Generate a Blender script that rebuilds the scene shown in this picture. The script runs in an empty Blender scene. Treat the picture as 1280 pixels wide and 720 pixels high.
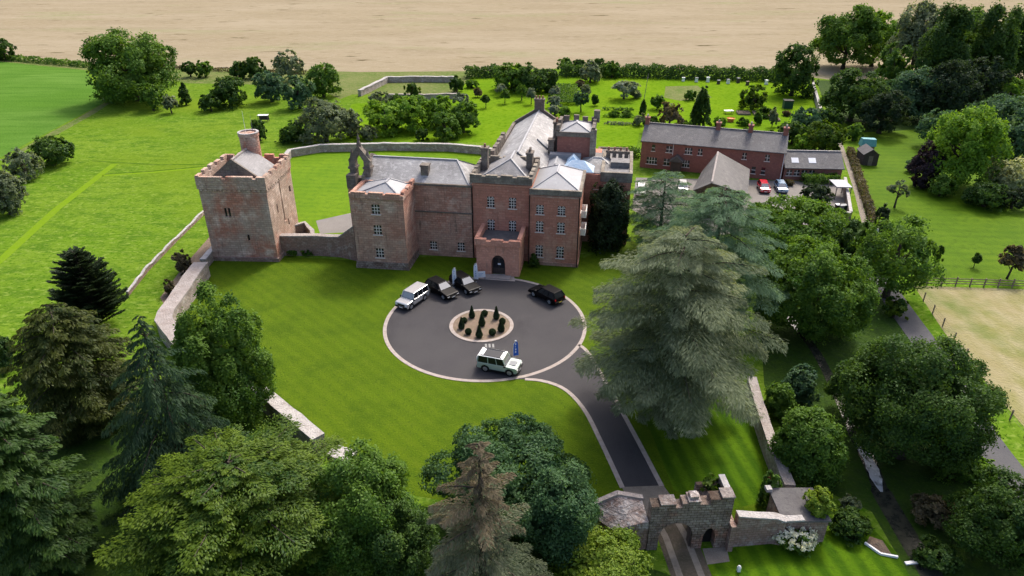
import bpy, bmesh, math, random
import numpy as np
from mathutils import Vector, Matrix

S = bpy.context.scene
COL = S.collection
R = math.radians
random.seed(7)

# ------------------------------------------------------------------ camera, sky, sun, exposure
CAM_H, PITCH, FPX = 42.5, R(28), 865.0
cam_d = bpy.data.cameras.new('camera')
cam_d.sensor_width = 36
cam_d.lens = 36 * FPX / 1280
cam_d.clip_start, cam_d.clip_end = 0.5, 6000
cam = bpy.data.objects.new('camera', cam_d)
COL.objects.link(cam)
cam.location = (0, 0, CAM_H)
cam.rotation_euler = (R(90) - PITCH, 0, 0)
S.camera = cam

SUN_AZ, SUN_EL = R(27), R(50)          # azimuth clockwise from +Y
world = bpy.data.worlds.new('World')
S.world = world
world.use_nodes = True
wn = world.node_tree
sky = wn.nodes.new('ShaderNodeTexSky')
sky.sky_type = 'NISHITA'
sky.sun_disc = False
sky.sun_elevation, sky.sun_rotation = SUN_EL, SUN_AZ
sky.air_density, sky.dust_density, sky.ozone_density = 0.7, 5.0, 0.3
wn.links.new(sky.outputs[0], wn.nodes['Background'].inputs[0])
wn.nodes['Background'].inputs[1].default_value = 0.15
sun_d = bpy.data.lights.new('sun', 'SUN')
sun_d.energy, sun_d.angle, sun_d.color = 1.4, R(10.0), (1, .94, .85)
sun = bpy.data.objects.new('sun', sun_d)
COL.objects.link(sun)
sv = Vector((math.sin(SUN_AZ) * math.cos(SUN_EL), math.cos(SUN_AZ) * math.cos(SUN_EL), math.sin(SUN_EL)))
sun.rotation_euler = (-sv).to_track_quat('-Z', 'Y').to_euler()
sun.location = sv * 300
S.view_settings.view_transform = 'Standard'
S.view_settings.look = 'None'
S.view_settings.exposure = 1.15
S.view_settings.gamma = 1
S.view_settings.use_curve_mapping = False
S.cycles.max_bounces = 6
S.cycles.transparent_max_bounces = 4

# ------------------------------------------------------------------ surveying: where photo points lie on the ground
_c, _s = math.cos(PITCH), math.sin(PITCH)
def at(px, py, z=0.0):
    a, b = (px - 640) / FPX, (py - 360) / FPX
    dy, dz = _c - b * _s, -_s - b * _c
    t = (z - CAM_H) / dz
    return Vector((a * t, dy * t, z))
def depth(p):
    return p[1] * _c + (CAM_H - p[2]) * _s
def heading(a, b):
    d = b - a
    return math.atan2(d.y, d.x)

# ------------------------------------------------------------------ materials
MATS = {}
def col4(c): return (c[0], c[1], c[2], 1)
def scaled(c, k): return tuple(min(.85, x * k) for x in c)
ALBEDO = {'grass': .62, 'wheat': .60, 'dry_p': .62, 'rough': .6, 'aspha': .40, 'lane_': .6, 'kerb_': .66, 'grave': .62, 'bed_g': .66, 'yard_': .58, 'slate': .72, 'lead_': .58, 'copin': .62, 'sands': 1.55, 'stone': 1.2, 'liche': 1.1, 'brick': 1.05, 'cream': .85}
def material(name, base, rough=.9, layers=(), bump=0, bump_scale=8, spec=.2, metal=0, course=None, stretch=None, coat=0, rot=0):
    """layers: (scale, colour, low, high, detail[, stretch]) mixed over base by noise; course: (width, height, mortar colour, strength)"""
    ka = ALBEDO.get(name[:5], 1.0); base = scaled(base, ka); layers = [(l[0], scaled(l[1], ka), *l[2:]) for l in layers]
    m = bpy.data.materials.new(name); m.use_nodes = True
    t = m.node_tree; N = t.nodes; L = t.links
    b = N['Principled BSDF']
    b.inputs['Roughness'].default_value = rough
    b.inputs['Specular IOR Level'].default_value = spec
    b.inputs['Metallic'].default_value = metal
    b.inputs['Coat Weight'].default_value = coat
    tc = N.new('ShaderNodeTexCoord')
    def mapped(sc, rz=0):
        mp = N.new('ShaderNodeMapping')
        mp.inputs['Scale'].default_value = sc
        mp.inputs['Rotation'].default_value = (0, 0, rz)
        L.new(tc.outputs['Object'], mp.inputs[0])
        return mp.outputs[0]
    rgb = N.new('ShaderNodeRGB'); rgb.outputs[0].default_value = col4(base)
    cur = rgb.outputs[0]
    for ly in layers:
        sc, c, lo, hi, det = ly[:5]
        st = ly[5] if len(ly) > 5 else (1, 1, 1)
        rz = ly[6] if len(ly) > 6 else rot
        n = N.new('ShaderNodeTexNoise'); n.inputs['Scale'].default_value = sc
        n.inputs['Detail'].default_value = det; n.inputs['Roughness'].default_value = .62
        L.new(mapped(st, rz), n.inputs['Vector'])
        r = N.new('ShaderNodeMapRange'); r.inputs['From Min'].default_value = lo; r.inputs['From Max'].default_value = hi
        L.new(n.outputs['Fac'], r.inputs['Value'])
        mx = N.new('ShaderNodeMix'); mx.data_type = 'RGBA'
        L.new(r.outputs[0], mx.inputs['Factor']); L.new(cur, mx.inputs['A'])
        mx.inputs['B'].default_value = col4(c)
        cur = mx.outputs['Result']
    hgt = None
    if course:
        cw, ch, mc, stg = course
        sx = N.new('ShaderNodeSeparateXYZ'); L.new(tc.outputs['Object'], sx.inputs[0])
        ad = N.new('ShaderNodeMath'); ad.operation = 'ADD'
        L.new(sx.outputs[0], ad.inputs[0]); L.new(sx.outputs[1], ad.inputs[1])
        cb = N.new('ShaderNodeCombineXYZ'); L.new(ad.outputs[0], cb.inputs[0]); L.new(sx.outputs[2], cb.inputs[1])
        br = N.new('ShaderNodeTexBrick')
        br.inputs['Scale'].default_value = 1
        br.inputs['Brick Width'].default_value = cw; br.inputs['Row Height'].default_value = ch
        br.inputs['Mortar Size'].default_value = ch * .09
        br.inputs['Color1'].default_value = (.74, .73, .73, 1); br.inputs['Color2'].default_value = (1.16, 1.14, 1.12, 1)
        br.inputs['Mortar'].default_value = col4(mc)
        br.inputs['Bias'].default_value = 0
        L.new(cb.outputs[0], br.inputs['Vector'])
        mx = N.new('ShaderNodeMix'); mx.data_type = 'RGBA'; mx.blend_type = 'MULTIPLY'
        mx.inputs['Factor'].default_value = stg
        L.new(cur, mx.inputs['A']); L.new(br.outputs['Color'], mx.inputs['B'])
        cur = mx.outputs['Result']; hgt = br.outputs['Fac']
    L.new(cur, b.inputs['Base Color'])
    if bump:
        n = N.new('ShaderNodeTexNoise'); n.inputs['Scale'].default_value = bump_scale; n.inputs['Detail'].default_value = 5
        L.new(mapped((1, 1, 1)), n.inputs['Vector'])
        bp = N.new('ShaderNodeBump'); bp.inputs['Strength'].default_value = min(1, bump); bp.inputs['Distance'].default_value = .15
        L.new(n.outputs['Fac'], bp.inputs['Height']); L.new(bp.outputs[0], b.inputs['Normal'])
    MATS[name] = m
    return m

def striped(name, a, b_, width, angle, soft=.35, layers=(), strength=1.0):
    m = material(name, a, .95, layers, bump=.5, bump_scale=6, spec=.1)
    t = m.node_tree; N = t.nodes; L = t.links
    tc = N.new('ShaderNodeTexCoord'); mp = N.new('ShaderNodeMapping')
    mp.inputs['Rotation'].default_value = (0, 0, angle); L.new(tc.outputs['Object'], mp.inputs[0])
    w = N.new('ShaderNodeTexWave'); w.inputs['Scale'].default_value = 1 / width * .314
    w.inputs['Distortion'].default_value = .6; w.inputs['Detail'].default_value = 1
    L.new(mp.outputs[0], w.inputs['Vector'])
    r = N.new('ShaderNodeMapRange'); r.inputs['From Min'].default_value = .5 - soft; r.inputs['From Max'].default_value = .5 + soft
    r.inputs['To Max'].default_value = strength
    L.new(w.outputs['Fac'], r.inputs['Value'])
    mx = N.new('ShaderNodeMix'); mx.data_type = 'RGBA'; mx.blend_type = 'MULTIPLY'
    old = N['Principled BSDF'].inputs['Base Color'].links[0].from_socket
    L.new(r.outputs[0], mx.inputs['Factor']); L.new(old, mx.inputs['A']); mx.inputs['B'].default_value = col4(b_)
    L.new(mx.outputs['Result'], N['Principled BSDF'].inputs['Base Color'])
    return m

LEAF = {}
def leaf_material(name, lo, hi, trans=.3):
    if name in LEAF: return LEAF[name]
    m = bpy.data.materials.new('foliage_' + name); m.use_nodes = True
    t = m.node_tree; N = t.nodes; L = t.links
    for n in list(N): N.remove(n)
    out = N.new('ShaderNodeOutputMaterial')
    at_ = N.new('ShaderNodeAttribute'); at_.attribute_name = 'tone'
    mx = N.new('ShaderNodeMix'); mx.data_type = 'RGBA'
    L.new(at_.outputs['Fac'], mx.inputs['Factor'])
    mx.inputs['A'].default_value = col4(lo); mx.inputs['B'].default_value = col4(hi)
    d = N.new('ShaderNodeBsdfDiffuse'); L.new(mx.outputs['Result'], d.inputs[0])
    tr = N.new('ShaderNodeBsdfTranslucent')
    mu = N.new('ShaderNodeMix'); mu.data_type = 'RGBA'; mu.blend_type = 'MULTIPLY'; mu.inputs['Factor'].default_value = 1
    L.new(mx.outputs['Result'], mu.inputs['A']); mu.inputs['B'].default_value = (1.25, 1.2, .6, 1)
    L.new(mu.outputs['Result'], tr.inputs[0])
    ms = N.new('ShaderNodeMixShader'); ms.inputs[0].default_value = trans
    L.new(d.outputs[0], ms.inputs[1]); L.new(tr.outputs[0], ms.inputs[2])
    gl = N.new('ShaderNodeBsdfGlossy'); gl.inputs['Roughness'].default_value = .55; gl.inputs['Color'].default_value = (.8, .85, .9, 1)
    ms2 = N.new('ShaderNodeMixShader'); ms2.inputs[0].default_value = .012
    L.new(ms.outputs[0], ms2.inputs[1]); L.new(gl.outputs[0], ms2.inputs[2])
    L.new(ms2.outputs[0], out.inputs[0])
    LEAF[name] = m
    return m

GREENS = {
    'dark':   ((.016, .042, .008), (.054, .098, .014)),
    'mid':    ((.026, .066, .008), (.088, .155, .018)),
    'bright': ((.048, .115, .008), (.140, .230, .022)),
    'lime':   ((.085, .150, .012), (.190, .260, .030)),
    'olive':  ((.012, .046, .004), (.098, .150, .010)),
    'grey':   ((.060, .085, .045), (.135, .160, .090)),
    'silver': ((.100, .135, .095), (.200, .240, .180)),
    'blue':   ((.022, .058, .028), (.070, .120, .055)),
    'cedar':  ((.050, .076, .036), (.225, .258, .155)),
    'bluecedar': ((.050, .105, .052), (.155, .240, .135)),
    'spruce': ((.016, .042, .018), (.055, .095, .040)),
    'black':  ((.010, .022, .009), (.028, .045, .016)),
    'purple': ((.018, .012, .016), (.045, .028, .035)),
    'brown':  ((.055, .048, .026), (.130, .110, .060)),
    'brownyew': ((.020, .038, .007), (.078, .092, .014)),
    'dullgrey': ((.045, .066, .034), (.150, .168, .100)),
    'pine':   ((.016, .048, .018), (.062, .115, .042)),
    'yellow': ((.170, .190, .012), (.330, .330, .025)),
    'gold':   ((.260, .210, .012), (.420, .340, .030)),
    'cream':  ((.180, .210, .090), (.380, .400, .210)),
    'dying':  ((.075, .060, .036), (.175, .145, .092)),
    'white':  ((.420, .430, .360), (.720, .720, .640)),
    'rose':   ((.300, .040, .040), (.480, .120, .100)),
}
def leafm(k):
    f = 1.5 if k in ('mid', 'dark', 'blue', 'grey', 'bright', 'pine', 'black') else 1.2
    return leaf_material(k, scaled(GREENS[k][0], f), scaled(GREENS[k][1], f), .40)

G1 = [(.045, (.190, .305, .030), .40, .60, 4), (.22, (.095, .195, .018), .46, .62, 5, (1, 2.0, 1)), (.9, (.245, .355, .06), .53, .64, 5, (1, 1.7, 1)), (1.7, (.070, .170, .008), .53, .63, 5, (1, 1.4, 1)), (.02, (.175, .275, .020), .54, .7, 3), (4, (.25, .38, .05), .58, .7, 3)]
material('grass_meadow', (.140, .262, .020), .95, G1, bump=1, bump_scale=1.2, spec=0)
material('grass_pasture', (.105, .235, .030), .95, [(.03, (.150, .290, .052), .38, .62, 4), (.30, (.082, .195, .026), .42, .7, 4, (.2, 1.6, 1), R(25)), (2, (.14, .29, .05), .5, .8, 3)], bump=.8, bump_scale=2, spec=0)
striped('grass_lawn', (.100, .170, .003), (.83, .89, .78), 1.5, R(-45), .5, [(.05, (.112, .190, .004), .40, .60, 4), (.25, (.078, .145, .003), .47, .64, 5), (1.1, (.112, .180, .006), .52, .66, 5), (3, (.070, .135, .004), .54, .66, 4), (7, (.16, .24, .010), .55, .7, 3)], .8)
striped('grass_back_lawn', (.140, .275, .004), (.84, .88, .8), 1.9, R(95), .5, [(.12, (.180, .315, .006), .38, .62, 3), (1, (.115, .235, .004), .47, .7, 4)], .7)
striped('grass_gate_lawn', (.088, .190, .003), (.55, .66, .5), 1.5, R(-8), .35, [(.25, (.115, .225, .004), .4, .62, 3), (2, (.068, .150, .003), .47, .7, 4)], 1)
striped('grass_east_lawn', (.095, .195, .003), (.84, .88, .8), 2.2, R(95), .5, [(.08, (.130, .235, .005), .38, .62, 3), (1, (.080, .165, .003), .47, .7, 4)], .9)
material('grass_shade', (.034, .085, .006), .95, [(.15, (.055, .105, .010), .4, .7, 4), (1.3, (.03, .065, .012), .4, .7, 5), (5, (.11, .16, .03), .55, .9, 3)], bump=1, bump_scale=2.5, spec=.1)  # darkened grass: the shade beneath trees is put into the colour
material('grass_mown', (.195, .335, .016), .95, [(1, (.22, .35, .03), .4, .8, 3)], bump=.3, spec=0)
material('grass_trodden', (.075, .165, .012), .95, [(.8, (.13, .22, .03), .42, .62, 4)], spec=0)  # dark green that paints the shadow at the path edges
material('grass_orchard', (.155, .295, .014), .95, [(.07, (.20, .34, .016), .38, .62, 3), (.8, (.10, .22, .006), .48, .7, 4), (2.5, (.22, .33, .05), .58, .75, 3)], bump=.8, bump_scale=2, spec=0)
material('wheat', (.375, .312, .20), .95, [(.015, (.435, .37, .255), .38, .62, 4, (.6, 1.6, 1), R(3)), (.05, (.35, .29, .19), .47, .68, 5, (.4, 1.4, 1), R(2)), (.03, (.34, .335, .18), .56, .72, 3, (.4, 1.2, 1), R(4)), (.9, (.47, .405, .29), .47, .7, 4, (.3, 1.5, 1), R(3)), (.16, (.13, .105, .055), .63, .69, 5, (.28, 1.1, 1), R(-4)), (.4, (.27, .22, .13), .585, .7, 5, (.3, 1.3, 1), R(2))], bump=1, bump_scale=1.2, spec=0)
material('dry_paddock', (.38, .33, .17), .95, [(.10, (.29, .29, .10), .42, .66, 5), (.5, (.46, .41, .25), .42, .75, 5, (1, .5, 1), R(30)), (.06, (.16, .22, .05), .58, .72, 4)], bump=.9, bump_scale=3, spec=.05)
material('rough_grass', (.20, .24, .07), .95, [(.12, (.12, .20, .03), .4, .65, 4), (.8, (.29, .28, .12), .45, .75, 4), (4, (.08, .13, .02), .5, .8, 4)], bump=1, bump_scale=3, spec=.05)
material('asphalt', (.105, .100, .108), .85, [(.3, (.125, .118, .124), .35, .7, 4), (.11, (.075, .071, .078), .53, .66, 4, (1, .5, 1)), (.06, (.128, .122, .126), .5, .62, 3), (9, (.15, .145, .15), .5, .85, 3)], bump=.25, bump_scale=30, spec=.25)
material('lane_tarmac', (.115, .115, .125), .85, [(.4, (.15, .15, .15), .4, .7, 4), (5, (.09, .09, .1), .5, .85, 3)], bump=.2, bump_scale=20)
material('kerb_stone', (.52, .46, .42), .85, [(2, (.40, .33, .29), .4, .7, 4), (9, (.6, .52, .46), .5, .8, 3)], bump=.3)
material('gravel', (.36, .31, .25), .95, [(1.2, (.28, .24, .20), .4, .7, 4), (14, (.46, .41, .34), .45, .75, 3)], bump=.6, bump_scale=25)
material('bed_gravel', (.30, .22, .165), .95, [(1.0, (.24, .20, .12), .4, .7, 4), (12, (.40, .31, .24), .45, .75, 3)], bump=.6, bump_scale=25)
material('yard_paving', (.30, .28, .26), .9, [(.4, (.36, .34, .31), .4, .7, 4), (6, (.24, .22, .2), .45, .8, 3)], bump=.2)
material('bare_earth', (.16, .115, .085), .95, [(.8, (.22, .17, .12), .4, .7, 5), (6, (.10, .075, .05), .45, .8, 4)], bump=.8, bump_scale=8)
material('white_water', (.42, .44, .47), .3, [(1.5, (.10, .11, .11), .50, .62, 5), (.7, (.75, .76, .78), .5, .64, 4)], bump=.5, bump_scale=6, spec=.6)  # pale mottled colour painting bright clouds mirrored in the water
material('water', (.02, .022, .018), .05, [(1.2, (.05, .05, .035), .4, .7, 4)], bump=.12, bump_scale=4, spec=.6)

LICH = (.40, .37, .32)
material('sandstone_red', (.315, .140, .098), .92, [(.35, (.285, .130, .092), .38, .62, 5), (.16, (.36, .225, .165), .52, .66, 4), (2.5, (.235, .105, .075), .52, .72, 4), (1.1, (.17, .095, .070), .58, .72, 5, (2.2, 2.2, .25)), (5, (.42, .27, .21), .58, .74, 3)], bump=.5, bump_scale=6, course=(.9, .36, (.72, .66, .62), .55))
material('sandstone_pink', (.40, .195, .135), .92, [(.5, (.34, .165, .115), .4, .62, 4), (3, (.47, .26, .19), .5, .72, 4), (1.2, (.22, .13, .10), .6, .72, 4, (2, 2, .3))], bump=.4, bump_scale=6, course=(.8, .34, (.8, .75, .72), .4))
material('sandstone_wing', (.30, .195, .148), .93, [(.22, (.28, .145, .105), .42, .60, 5), (.5, (.40, .315, .25), .54, .70, 5), (2, (.22, .125, .095), .52, .72, 4), (.9, (.15, .105, .082), .58, .72, 5, (2.5, 2.5, .3)), (4, (.44, .33, .27), .6, .74, 3)], bump=.7, bump_scale=5, course=(.75, .33, (.62, .56, .52), .75))
material('sandstone_tower', (.285, .215, .172), .93, [(.14, (.30, .135, .095), .45, .57, 5), (.4, (.42, .335, .28), .52, .68, 5), (2, (.24, .155, .12), .52, .72, 4), (.8, (.17, .115, .09), .58, .72, 5, (2.5, 2.5, .3)), (4, (.46, .36, .30), .6, .74, 3)], bump=.7, bump_scale=5, course=(.7, .31, (.6, .54, .5), .8))
material('stone_dark', (.125, .105, .09), .95, [(.7, (.19, .165, .14), .42, .7, 5), (3, (.07, .06, .05), .5, .8, 4), (1.4, (.17, .18, .11), .58, .75, 5)], bump=.6, bump_scale=6, course=(.7, .32, (.6, .56, .5), .5))
material('stone_wall', (.23, .155, .125), .95, [(.5, (.21, .145, .125), .4, .65, 5), (1.1, (.37, .33, .29), .5, .75, 5), (3, (.15, .12, .10), .55, .8, 4)], bump=.8, bump_scale=5, course=(.5, .24, (.5, .45, .4), .75))
material('stone_gate', (.215, .178, .152), .95, [(.5, (.135, .095, .075), .42, .62, 5), (1.3, (.33, .30, .27), .55, .70, 5), (.35, (.24, .125, .09), .55, .66, 4), (3, (.07, .058, .05), .54, .70, 4), (6, (.38, .35, .31), .62, .75, 3)], bump=1, bump_scale=4, course=(.5, .25, (.3, .27, .24), .9))
material('stone_pale', (.34, .30, .265), .95, [(.5, (.25, .21, .18), .42, .62, 5), (1.3, (.46, .43, .40), .54, .70, 5), (3, (.15, .13, .11), .56, .72, 4)], bump=.8, bump_scale=5, course=(.5, .24, (.5, .45, .4), .7))
material('coping_pale', (.50, .45, .42), .93, [(.7, (.40, .34, .31), .38, .65, 5), (2.5, (.62, .57, .54), .5, .75, 5), (5, (.30, .26, .23), .58, .8, 4)], bump=.8, bump_scale=6)
material('coping_white', (.62, .59, .57), .93, [(1.2, (.45, .41, .38), .42, .7, 5), (4, (.74, .72, .70), .5, .8, 4)], bump=.8, bump_scale=6)
material('brick_red', (.25, .105, .082), .9, [(.5, (.20, .09, .072), .4, .68, 4), (3, (.30, .145, .115), .5, .8, 3)], bump=.2, course=(.5, .2, (.75, .7, .66), .4))
def slate(name, a, b_, c):
    return material(name, a, .62, [(.25, b_, .40, .60, 5), (1.1, c, .53, .68, 5, (1, 1, 1)), (5, a, .48, .7, 4), (.7, scaled(b_, .6), .60, .74, 5)], bump=.5, bump_scale=9, spec=.35, course=(.55, .16, (.75, .75, .75), .45))
slate('slate_pale', (.43, .425, .42), (.29, .285, .28), (.66, .65, .64))
slate('slate_grey', (.30, .295, .30), (.235, .23, .23), (.38, .37, .365))
slate('slate_cottage', (.175, .17, .175), (.135, .13, .132), (.25, .24, .235))
slate('slate_barn', (.135, .128, .122), (.10, .095, .09), (.20, .185, .17))
material('lead_roof', (.47, .48, .50), .55, [(.5, (.40, .40, .42), .4, .68, 5), (3, (.56, .57, .59), .5, .8, 3)], spec=.4, bump=.1)
material('lead_dull', (.25, .24, .24), .7, [(.6, (.33, .32, .32), .4, .68, 5), (2.5, (.15, .14, .13), .5, .75, 4)], bump=.3)
material('lichen_slope', (.36, .33, .31), .93, [(.8, (.24, .17, .14), .42, .62, 5), (2.5, (.55, .52, .50), .54, .7, 4), (6, (.12, .1, .09), .55, .7, 4)], bump=1, bump_scale=5, course=(.5, .25, (.35, .32, .3), .7))
material('lichen_parapet', (.165, .14, .115), .95, [(.8, (.29, .265, .215), .42, .68, 5), (3, (.12, .105, .085), .5, .78, 4)], bump=.6, bump_scale=7, course=(.8, .4, (.6, .56, .52), .5))
material('window_stone', (.64, .59, .54), .85)
material('white_paint', (.72, .70, .66), .6)
material('cream_sill', (.66, .57, .48), .8)
material('window_glass', (.02, .023, .027), .08, spec=.6)
material('tarpaulin_blue', (.36, .50, .64), .5, [(1.2, (.50, .60, .70), .4, .7, 4), (5, (.30, .43, .58), .5, .8, 3)], bump=.4, bump_scale=4)
material('tarpaulin_teal', (.10, .30, .32), .5, [(2, (.16, .38, .40), .4, .7, 3)], bump=.4)
material('terracotta', (.24, .13, .095), .85, [(3, (.28, .13, .09), .4, .7, 3)])
material('timber', (.17, .135, .10), .9, [(2, (.24, .20, .16), .4, .7, 4)])
material('timber_dark', (.06, .048, .042), .85, [(3, (.09, .07, .06), .4, .7, 3)])
material('bark', (.045, .036, .028), .95, [(3, (.075, .06, .046), .4, .7, 4)], bump=.7, bump_scale=8)
material('void_dark', (.012, .011, .010), .95)
material('felt_grey', (.10, .095, .098), .9, [(.8, (.14, .135, .13), .4, .7, 4), (4, (.065, .062, .065), .5, .8, 3)], bump=.2)
material('wet_track', (.085, .070, .05), .85, [(1, (.055, .05, .03), .4, .7, 5), (5, (.12, .10, .08), .5, .8, 3)], bump=.4)
material('track_stone', (.21, .185, .15), .9, [(2, (.15, .13, .105), .4, .7, 4)], bump=.4)
material('plastic_white', (.75, .75, .74), .45)
material('plastic_grey', (.22, .23, .24), .5)
material('plastic_green', (.02, .06, .04), .5)
material('banner_white', (.80, .82, .86), .6)
material('banner_blue', (.03, .14, .62), .5)
material('banner_print', (.36, .48, .66), .6)
material('road_paint', (.25, .25, .24), .7)
material('orange_pot', (.55, .2, .06), .7)
material('car_black', (.003, .003, .004), .35, spec=.12)
material('car_silver', (.50, .50, .50), .28, spec=.5, metal=.4, coat=1)
material('car_mint', (.36, .44, .385), .25, spec=.5, coat=1)
material('car_white', (.78, .79, .78), .25, spec=.5, coat=1)
material('car_red', (.52, .012, .03), .2, spec=.5, coat=1)
material('car_blue', (.14, .24, .36), .22, spec=.5, metal=.3, coat=1)
material('car_glass', (.010, .011, .013), .15, spec=.3)
material('windscreen_glass', (.16, .17, .18), .07, spec=1.0, coat=1)
material('tyre_rubber', (.012, .012, .012), .8)
material('wheel_alloy', (.42, .42, .43), .35, metal=.6)
material('trim_black', (.012, .012, .013), .5)
material('headlight_glass', (.75, .76, .78), .1, coat=1)
material('tail_red', (.35, .01, .01), .2)
material('plate_yellow', (.7, .55, .05), .5)
M = MATS

# ------------------------------------------------------------------ object helpers
def link_mesh(name, verts, faces, mat=None, parent=None, smooth=False, mats=None, fm=None):
    me = bpy.data.meshes.new(name)
    me.from_pydata([tuple(v) for v in verts], [], faces)
    for m in (mats or ([mat] if mat else [])): me.materials.append(m)
    if fm is not None: me.polygons.foreach_set('material_index', fm)
    if smooth: me.polygons.foreach_set('use_smooth', [True] * len(me.polygons))
    me.update()
    o = bpy.data.objects.new(name, me); COL.objects.link(o)
    if parent: o.parent = parent
    return o
def tag(o, label, cat, group=None, kind=None):
    if label: o['label'] = label
    if cat: o['category'] = cat
    if group: o['group'] = group
    if kind: o['kind'] = kind
    return o
def thing(name, label, cat, loc=(0, 0, 0), rz=0, group=None):
    o = bpy.data.objects.new(name, None); COL.objects.link(o)
    o.empty_display_size = .2
    o.location = loc; o.rotation_euler = (0, 0, rz)
    return tag(o, label, cat, group)
def copy_tree(o, parent=None):
    c = o.copy(); COL.objects.link(c)
    if parent: c.parent = parent
    for ch in list(o.children): copy_tree(ch, c)
    return c

class MB:
    def __init__(s): s.v = []; s.f = []; s.m = []; s.cur = 0
    def face(s, pts):
        n = len(s.v); s.v += [tuple(p) for p in pts]; s.f.append(tuple(range(n, n + len(pts)))); s.m.append(s.cur)
    def poly(s, vs, fs):
        n = len(s.v); s.v += [tuple(p) for p in vs]
        for f in fs: s.f.append(tuple(n + i for i in f)); s.m.append(s.cur)
    def box(s, x0, y0, z0, x1, y1, z1):
        s.poly([(x0, y0, z0), (x1, y0, z0), (x1, y1, z0), (x0, y1, z0), (x0, y0, z1), (x1, y0, z1), (x1, y1, z1), (x0, y1, z1)],
               [(3, 2, 1, 0), (4, 5, 6, 7), (0, 1, 5, 4), (1, 2, 6, 5), (2, 3, 7, 6), (3, 0, 4, 7)])
    def prism(s, pts, z0, z1, bottom=True):
        n = len(pts)
        s.poly([(p[0], p[1], z0) for p in pts] + [(p[0], p[1], z1) for p in pts],
               ([tuple(reversed(range(n)))] if bottom else []) + [tuple(range(n, 2 * n))] + [(i, (i + 1) % n, n + (i + 1) % n, n + i) for i in range(n)])
    def bar(s, a, b, w, h):                       # square bar between two points
        a, b = Vector(a), Vector(b); d = (b - a).normalized()
        u = d.cross(Vector((0, 0, 1)))
        if u.length < 1e-3: u = Vector((1, 0, 0))
        u.normalize(); w_ = u.cross(d)
        q = [(-1, -1), (1, -1), (1, 1), (-1, 1)]
        vs = [p + u * (x * w / 2) + w_ * (y * h / 2) for p in (a, b) for x, y in q]
        s.poly(vs, [(3, 2, 1, 0), (4, 5, 6, 7), (0, 1, 5, 4), (1, 2, 6, 5), (2, 3, 7, 6), (3, 0, 4, 7)])
    def tube(s, pts, rads, n=7):
        pts = [Vector(p) for p in pts]; rings = []
        base = len(s.v)
        for i, p in enumerate(pts):
            d = (pts[min(i + 1, len(pts) - 1)] - pts[max(i - 1, 0)]).normalized()
            u = d.cross(Vector((.31, .83, .2))).normalized(); w = d.cross(u)
            for k in range(n):
                a = 2 * math.pi * k / n
                s.v.append(tuple(p + (u * math.cos(a) + w * math.sin(a)) * rads[i]))
        for i in range(len(pts) - 1):
            for k in range(n):
                a = base + i * n + k; b = base + i * n + (k + 1) % n
                s.f.append((a, b, b + n, a + n)); s.m.append(s.cur)
        s.f.append(tuple(base + k for k in reversed(range(n)))); s.m.append(s.cur)
        s.f.append(tuple(base + (len(pts) - 1) * n + k for k in range(n))); s.m.append(s.cur)
    def lathe(s, cx, cy, prof, n=20, caps=True):  # profile [(r, z)] bottom to top
        base = len(s.v)
        for r, z in prof:
            for k in range(n):
                a = 2 * math.pi * k / n
                s.v.append((cx + r * math.cos(a), cy + r * math.sin(a), z))
        for i in range(len(prof) - 1):
            for k in range(n):
                a = base + i * n + k; b = base + i * n + (k + 1) % n
                s.f.append((a, b, b + n, a + n)); s.m.append(s.cur)
        if not caps: return
        s.f.append(tuple(base + k for k in reversed(range(n)))); s.m.append(s.cur)
        s.f.append(tuple(base + (len(prof) - 1) * n + k for k in range(n))); s.m.append(s.cur)
    def build(s, name, mat, parent=None, smooth=False, bevel=0):
        mats = mat if isinstance(mat, (list, tuple)) else [mat]
        o = link_mesh(name, s.v, s.f, None, parent, smooth, mats, s.m)
        if bevel:
            b = o.modifiers.new('edge', 'BEVEL'); b.width = bevel; b.segments = 2; b.limit_method = 'ANGLE'
        return o

def build_each(mb, name, mat, parent):
    """every separate piece of the builder becomes a mesh of its own"""
    up = list(range(len(mb.v)))
    def root(i):
        while up[i] != i: up[i] = up[up[i]]; i = up[i]
        return i
    for f in mb.f:
        for k in f[1:]: up[root(k)] = root(f[0])
    groups = {}
    for f in mb.f: groups.setdefault(root(f[0]), []).append(f)
    out = []
    for fs in groups.values():
        ids = sorted({i for f in fs for i in f}); mp = {v: i for i, v in enumerate(ids)}
        out.append(link_mesh(name, [mb.v[i] for i in ids], [tuple(mp[i] for i in f) for f in fs], mat, parent))
    return out

# ------------------------------------------------------------------ the ground and everything lying flat on it
def struct(o, kind='structure'):
    o['kind'] = kind; return o
def sheet(name, pts, z, mat):
    """flat area; pts are world points"""
    bm = bmesh.new()
    vs = [bm.verts.new((p[0], p[1], z)) for p in pts]
    f = bm.faces.new(vs)
    if f.normal.z == 0: f.normal_update()
    if f.normal.z < 0: f.normal_flip()
    bmesh.ops.triangulate(bm, faces=bm.faces[:])
    me = bpy.data.meshes.new(name); bm.to_mesh(me); bm.free()
    me.materials.append(M[mat])
    o = bpy.data.objects.new(name, me); COL.objects.link(o)
    return struct(o)
def area(name, px, z, mat): return sheet(name, [at(x, y) for x, y in px], z, mat)
def smooth_line(pts, n=6):
    out = []
    P = [Vector(p[:2]) for p in pts]
    for i in range(len(P) - 1):
        p0, p1, p2, p3 = P[max(i - 1, 0)], P[i], P[i + 1], P[min(i + 2, len(P) - 1)]
        for k in range(n):
            t = k / n
            out.append(.5 * ((2 * p1) + (p2 - p0) * t + (2 * p0 - 5 * p1 + 4 * p2 - p3) * t * t + (3 * p1 - p0 - 3 * p2 + p3) * t ** 3))
    out.append(P[-1]); return out
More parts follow.
